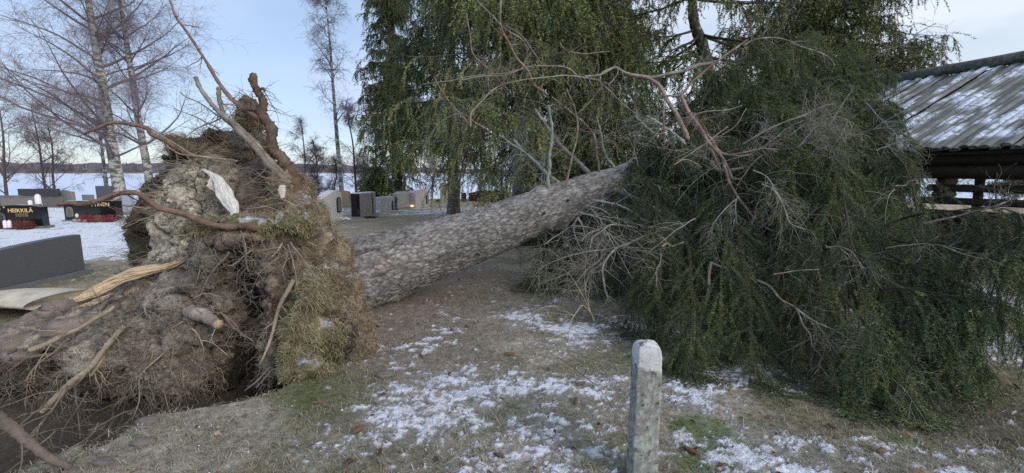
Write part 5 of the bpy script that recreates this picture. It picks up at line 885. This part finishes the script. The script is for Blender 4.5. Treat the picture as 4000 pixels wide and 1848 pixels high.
heather(G(1456, 828), 5, A(.35, .3), A(.11, .045, .055), 'dark purple heather right of the narrow dark stone', .26); heather(G(1450, 855), 4, A(.4, .2), A(.05, .065, .03), 'low green sprigs at the foot of the narrow dark stone', .1)
E, O, X, N = grave(1503, 836, 18.2, 1.2, .66, .38, 80, 'rag', A(.48, .46, .44), 'rough-hewn grey stone, third of the middle group', mat=M_rough, bev=.05); arch_niche(E, O, X, N, .38, .12, .22, .36, .38)
mb = MB(); mb.blob(G(1474, 834)+A(0, 0, .06), (.16, .12, .09), A(.75, .78, .83), seed=4, n=9); tag(mb.build('snow_lump', M_snow, None, True), 'small white snow lump at the left foot of the rough-hewn stone', 'snow heap')
E, O, X, N = grave(1573, 818, 20.3, 1.7, .80, .40, 76, 'hump', A(.46, .41, .39), 'rounded pink-grey stone with an arched lantern, fourth of the middle group', base=A(.3, .29, .28), bev=.02); arch_niche(E, O, X, N, .55, .16, .28, .44, .40)
E, O, X, N = grave(1636, 812, 21.3, 1.5, .82, .40, 76, 'arc', A(.62, .53, .50), 'pale pink stone half behind the hanging spruce twigs, fifth of the middle group', bev=.02); arch_niche(E, O, X, N, .5, .16, .24, .42, .40)
grave_candle(G(1610, 812), 'lit grave candle between the two pink stones', .06, .16, True)
# back rows
for px, py, Y, w_, h_, kd, c, lb, gold in [(1227, 790, 23.5, .60, .62, 'arc', BK*1.5, 'small black stone with gold plates by the edge of the root plate', True), (1260, 786, 24.5, .55, .42, 'round', A(.27, .22, .19), 'low pinkish boulder stone right of the small black one', False),
        (1330, 786, 24.5, 1.05, .70, 'arc', A(.46, .32, .21), 'orange granite stone with light lettering behind the tall pale one', True), (1372, 778, 27, .40, .34, 'flat', A(.2, .2, .2), 'tiny grey stone at the shore right of the orange granite', False), (1407, 790, 25.5, .60, .60, 'round', A(.17, .14, .125), 'brown round-topped stone behind the narrow dark one', False),
        (1453, 780, 27, .40, .28, 'round', A(.23, .19, .17), 'low brown stone behind the rough-hewn one', False), (1508, 776, 27.5, .36, .34, 'flat', A(.25, .21, .18), 'little tan block left of the sunlit cream stone', False), (1528, 786, 25, .72, .74, 'hump', A(.66, .52, .36), 'cream stone with a curved top and gold lettering behind the black lantern', True),
        (1617, 782, 26, .55, .62, 'arc', A(.42, .37, .30), 'tan stone right of the rounded pink-grey one', False), (1603, 784, 25.4, .3, .5, 'flat', A(.12, .12, .12), 'slim dark stone right behind the rounded pink-grey one', False), (1737, 780, 25, .5, 1.1, 'flat', A(.5, .47, .44), 'tall pale stone glimpsed behind a dark hanging twig', False),
        (1760, 784, 27, .50, .50, 'flat', A(.55, .50, .46), 'white stone, first of the white row under the spruce', False), (1783, 784, 27, .30, .48, 'flat', A(.55, .50, .46), 'white stone, second of the white row under the spruce', False), (1812, 784, 27, .3, .5, 'flat', A(.03, .03, .03), 'thin black stone in the white row under the spruce', False),
        (1856, 784, 26.5, .76, .55, 'arc', BK*2, 'black stone with gold lines, left of the gold-lettered pair', True), (1887, 784, 26.2, .90, .66, 'arc', BK*2, 'black stone with gold lines and red flowers, right of the gold-lettered pair', True), (1935, 786, 25.5, 1.5, .66, 'flat', BK*2.5, 'larger dark stone with orange inscriptions partly behind the hanging twigs', True)]:
    E, O, X, N = grave(px, py, Y, w_, h_, .2, rng.uniform(-5, 5), kd, c, lb, mat=M_gloss if c[0] < .05 else M_stone, bev=.02)
    if gold:
        cg = (.85, .5, .25) if c[0] < .1 else (.75, .45, .16)
        for k in range(3): text('•••••' if k else '••••••••', w_*.17, O+N*.105+A(0, 0, h_*(.76-.2*k)), X, (0, 0, 1), M_gold, E, 'lettering', colr=cg)
heather(G(1350, 789), 4, A(.5, .2), A(.30, .23, .05), 'yellow-brown plant at the foot of the orange granite stone', .22); heather(G(1238, 792), 3, A(.3, .2), A(.22, .07, .06), 'reddish flowers before the small black stone', .22)
heather(G(1780, 785), 6, A(1.0, .2), A(.25, .09, .06), 'reddish flowers before the white row of stones', .16); heather(G(1893, 786), 3, A(.3, .15), A(.34, .12, .14), 'pink flowers before the gold-lettered pair', .25)
# ---------------------------------------------------------------- granite marker post
def post():
    g = P(2503, 1905, 2.18); g[2] = gz(np.array([g[0]]), np.array([g[1]]))[0]; E = empty('granite_post', tuple(g), 'square lichen-covered granite marker post with a white-painted top, standing alone in the foreground', 'stone post')
    top = z_at(1345, 2.18); n = 90; k = 56; hs = np.linspace(-.1, top-g[2], n); a = np.arange(k)*2*pi/k; H, A_ = np.meshgrid(hs, a, indexing='ij')
    sq = .066/np.maximum(np.abs(np.cos(A_)), np.abs(np.sin(A_)))**.86; t = H/hs[-1]; wv = np.interp(t, [0, .6, .85, .93, .97, 1], [1.04, 1.0, .98, .97, .93, .80]); r = sq*wv
    ln = np.interp(t, [0, 1], [0, .001]); q = np.stack([np.cos(A_)*.1, np.sin(A_)*.1, H], -1); r = r+.004*fbm(q*14, 4, 5)+.0025*fbm(q*60, 2, 6)
    V = np.stack([g[0]+ln+r*np.cos(A_), g[1]+r*np.sin(A_)*.9, g[2]+H], -1); c = A(.25, .255, .24)*(1+.5*fbm(q*40, 3, 9))[..., None]
    l1 = smooth(.12, .22, fbm(q*40, 4, 3))[..., None]*.8; c = c*(1-l1)+A(.36, .43, .38)*l1; l2 = smooth(.3, .36, fbm(q*42+9, 4, 13))[..., None]*.8; c = c*(1-l2)+A(.42, .46, .44)*l2; l3 = smooth(.36, .42, fbm(q*50+4, 3, 23))[..., None]*.9; c = c*(1-l3)+A(.04, .045, .04)*l3; l4 = smooth(.42, .46, fbm(q*17+2, 3, 33))[..., None]*.6; c = c*(1-l4)+A(.35, .38, .14)*l4
    zt = H-hs[-1]+.095+.012*vn(q*A(60, 60, 0)+3, 3)+.02*np.cos(A_+pi*.3); wp = smooth(-.004, .004, zt)[..., None]; wp = wp*(.95-.5*smooth(.3, .5, fbm(q*45, 3, 43))[..., None]); c = c*(1-wp)+A(.57, .59, .60)*wp
    mb = MB(); idx = np.arange(n*k).reshape(n, k); mb.add(V, np.clip(c, .02, 1), q=np.stack([idx[:-1], np.roll(idx[:-1], -1, 1), np.roll(idx[1:], -1, 1), idx[1:]], -1))
    # chipped, gently domed top
    cen = V[-1].mean(0); tv = [V[-1]]; 
    for f, dz in ((.8, .010), (.45, .016), (.05, .018)): tv.append(cen+(V[-1]-cen)*f+A(0, 0, dz)+.003*np.stack([vn(V[-1]*70, 1), vn(V[-1]*70, 2), vn(V[-1]*70, 3)], -1))
    tv = np.array(tv); ct = A(.60, .60, .62)*(1-.75*smooth(.1, .2, fbm(tv*40, 3, 8)))[..., None]; idx = np.arange(4*k).reshape(4, k); mb.add(tv, ct, q=np.stack([idx[:-1], np.roll(idx[:-1], -1, 1), np.roll(idx[1:], -1, 1), idx[1:]], -1))
    mb.build('shaft', vmat('post_mat', 90, 300, .35, .6, .9, bdist=.004), E, True)
post()
for (px, py, r, lb) in [(1505, 1468, .05, 'flat grey-brown stone on the grass below the turf flap'), (400, 1805, .035, 'small clod at the lower left of the bare soil rim'), (4, 1735, .055, 'pale rock at the lower left corner under the foreground root'), (560, 1730, .045, 'dark clod on the sandy soil rim'), (575, 1648, .045, 'grey stone at the edge of the pit')]:
    q = G(px, py); mb = MB(); zz = gz(q[None, 0], q[None, 1])[0] if r < .1 else q[2]-.02; mb.blob((q[0], q[1], zz+r*.2), (r*1.5, r, r*.6), A(.16, .14, .125) if r < .1 else A(.26, .23, .18), seed=int(px), amp=.4, n=12); tag(mb.build('stone', M_rough, None, True), lb, 'stone', None)
# ---------------------------------------------------------------- log shelter
def shelter():
    e = A(.35, -.937, 0); bdir = A(4.0, 1.4, 0); perpd = nrm(bdir); E0 = A(7.9, 8.8, 2.07); Rg = A(11.9, 10.2, 4.05)
    E = empty('log_shelter', (9.5, 9.5, 0), 'dark open log shelter with a lichened, snow-striped board roof at the right edge', 'shelter')
    def logm(p0, p1, r, colr, name, par=E, mat=M_log, k=14):
        mb = MB(); W = rs([p0, (A(*p0)+A(*p1))/2+rng.normal(0, .01, 3), p1], 24); mb.tubes(W[None], (r*(1+.05*vn(W*3, 4)))[None], k, colr, rough=.03); return mb.build(name, mat, par, True)
    # roof of round split boards running from ridge to eave: one part, the boards are its surface pattern
    mb = MB(); n = 46; mtot = 34
    for i in range(-34, 42):
        s = i*.135; p0 = E0-e*0+e*(-s)+A(*(-perpd*.12))+A(0, 0, -.06); p1 = Rg+e*(-s); j = rng.normal(0, .012); W = rs([p0, p1], mtot)+A(0, 0, j+(.035 if i % 2 else 0)); r = .078+rng.uniform(-.008, .008); cc = A(.20, .205, .195)*rng.uniform(.85, 1.12)
        k = 10; T = nrm(p1-p0); B = nrm(np.cross(T, A(0, 0, 1))); Up = np.cross(B, T); a = np.linspace(-.15*pi, 1.15*pi, k); V = W[:, None]+r*(np.cos(a)[None, :, None]*B+.55*np.sin(a)[None, :, None]*Up)
        q = np.stack([W[:, None, 0]*1+a*0, W[:, None, 1]+a*0, W[:, None, 2]+a*0], -1); V = V+.008*np.stack([q[..., 0]*0, q[..., 0]*0, vn(q*A(9, 9, 9)+a[None, :, None], 3)], -1)
        t = np.linspace(0, 1, mtot)[:, None]; f = fbm(np.stack([t*11+a*.0, t*0+i*.45+a*.25, t*0+a*0], -1)*A(1, 1, 1), 3, 60); topm = np.exp(-((a-pi*.42)/.75)**2)[None]
        sn = smooth(-.02, .16, f+.08-.3*(t < .08)-.25*(1-topm))[..., None]; c = cc*(1+.25*vn(V*A(14, 14, 14), 7))[..., None]; c = c*(1-sn)+A(.70, .76, .88)*sn; V = V+Up*(sn*.014)
        idx = np.arange(mtot*k).reshape(mtot, k); mb.add(V, c, q=np.stack([idx[:-1, :-1], idx[:-1, 1:], idx[1:, 1:], idx[1:, :-1]], -1)[..., ::-1])
        # sawn ends
        mb.add(V[0], cc*.35, [(0, i_+1, i_) for i_ in range(1, k-1)])
    mb.build('roof', M_roof, E, True)
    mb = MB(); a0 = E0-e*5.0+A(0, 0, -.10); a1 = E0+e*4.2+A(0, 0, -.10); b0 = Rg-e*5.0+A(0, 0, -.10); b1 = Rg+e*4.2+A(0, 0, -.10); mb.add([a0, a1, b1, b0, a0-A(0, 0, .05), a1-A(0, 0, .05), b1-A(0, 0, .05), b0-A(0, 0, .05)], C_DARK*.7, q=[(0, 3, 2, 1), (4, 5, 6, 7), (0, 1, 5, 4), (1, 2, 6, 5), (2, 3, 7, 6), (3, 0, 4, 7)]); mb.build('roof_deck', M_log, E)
    # far slope of the roof
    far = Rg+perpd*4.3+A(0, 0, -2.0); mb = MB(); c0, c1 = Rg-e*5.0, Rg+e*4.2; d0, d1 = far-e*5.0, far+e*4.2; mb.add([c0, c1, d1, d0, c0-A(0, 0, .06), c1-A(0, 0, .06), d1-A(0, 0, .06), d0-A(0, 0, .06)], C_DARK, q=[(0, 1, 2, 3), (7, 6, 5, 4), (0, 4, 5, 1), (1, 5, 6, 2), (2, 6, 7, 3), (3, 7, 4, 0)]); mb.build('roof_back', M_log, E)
    logm(Rg-e*5.1+A(0, 0, .16), Rg+e*4.3+A(0, 0, .16), .13, A(.13, .13, .12), 'ridge_log', mat=M_roof)
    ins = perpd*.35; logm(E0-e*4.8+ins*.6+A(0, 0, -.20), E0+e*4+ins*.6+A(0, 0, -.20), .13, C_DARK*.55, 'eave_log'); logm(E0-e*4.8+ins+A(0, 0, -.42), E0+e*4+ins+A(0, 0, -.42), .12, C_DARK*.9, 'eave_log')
    # wall logs with notched ends, right bay; low sill wall across
    w0 = E0+perpd*.6; c = w0-e*.05; c[2] = 0
    for i in range(4):
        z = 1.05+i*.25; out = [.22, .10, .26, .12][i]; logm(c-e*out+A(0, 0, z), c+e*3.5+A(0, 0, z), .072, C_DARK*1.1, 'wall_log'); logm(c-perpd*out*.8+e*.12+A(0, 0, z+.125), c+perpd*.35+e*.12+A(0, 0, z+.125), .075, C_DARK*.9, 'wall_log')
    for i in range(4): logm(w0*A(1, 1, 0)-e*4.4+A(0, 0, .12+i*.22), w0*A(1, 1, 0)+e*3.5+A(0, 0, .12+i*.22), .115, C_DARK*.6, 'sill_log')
    far_w = w0*A(1, 1, 0)+perpd*6.2
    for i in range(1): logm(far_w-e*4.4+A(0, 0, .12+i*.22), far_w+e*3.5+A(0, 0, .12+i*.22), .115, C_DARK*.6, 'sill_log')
    for s in (-4.2, -2.2, 3.3):
        for b_ in (w0, far_w): logm(b_*A(1, 1, 0)+e*s+A(0, 0, 0), b_*A(1, 1, 0)+e*s+A(0, 0, 1.95), .11, C_DARK*.7, 'post')
    logm(c-e*1.55-perpd*.35+A(0, 0, 1.62), c-e*1.55+perpd*.5+A(0, 0, 1.62), .13, C_DARK*.5, 'beam_end')
shelter()
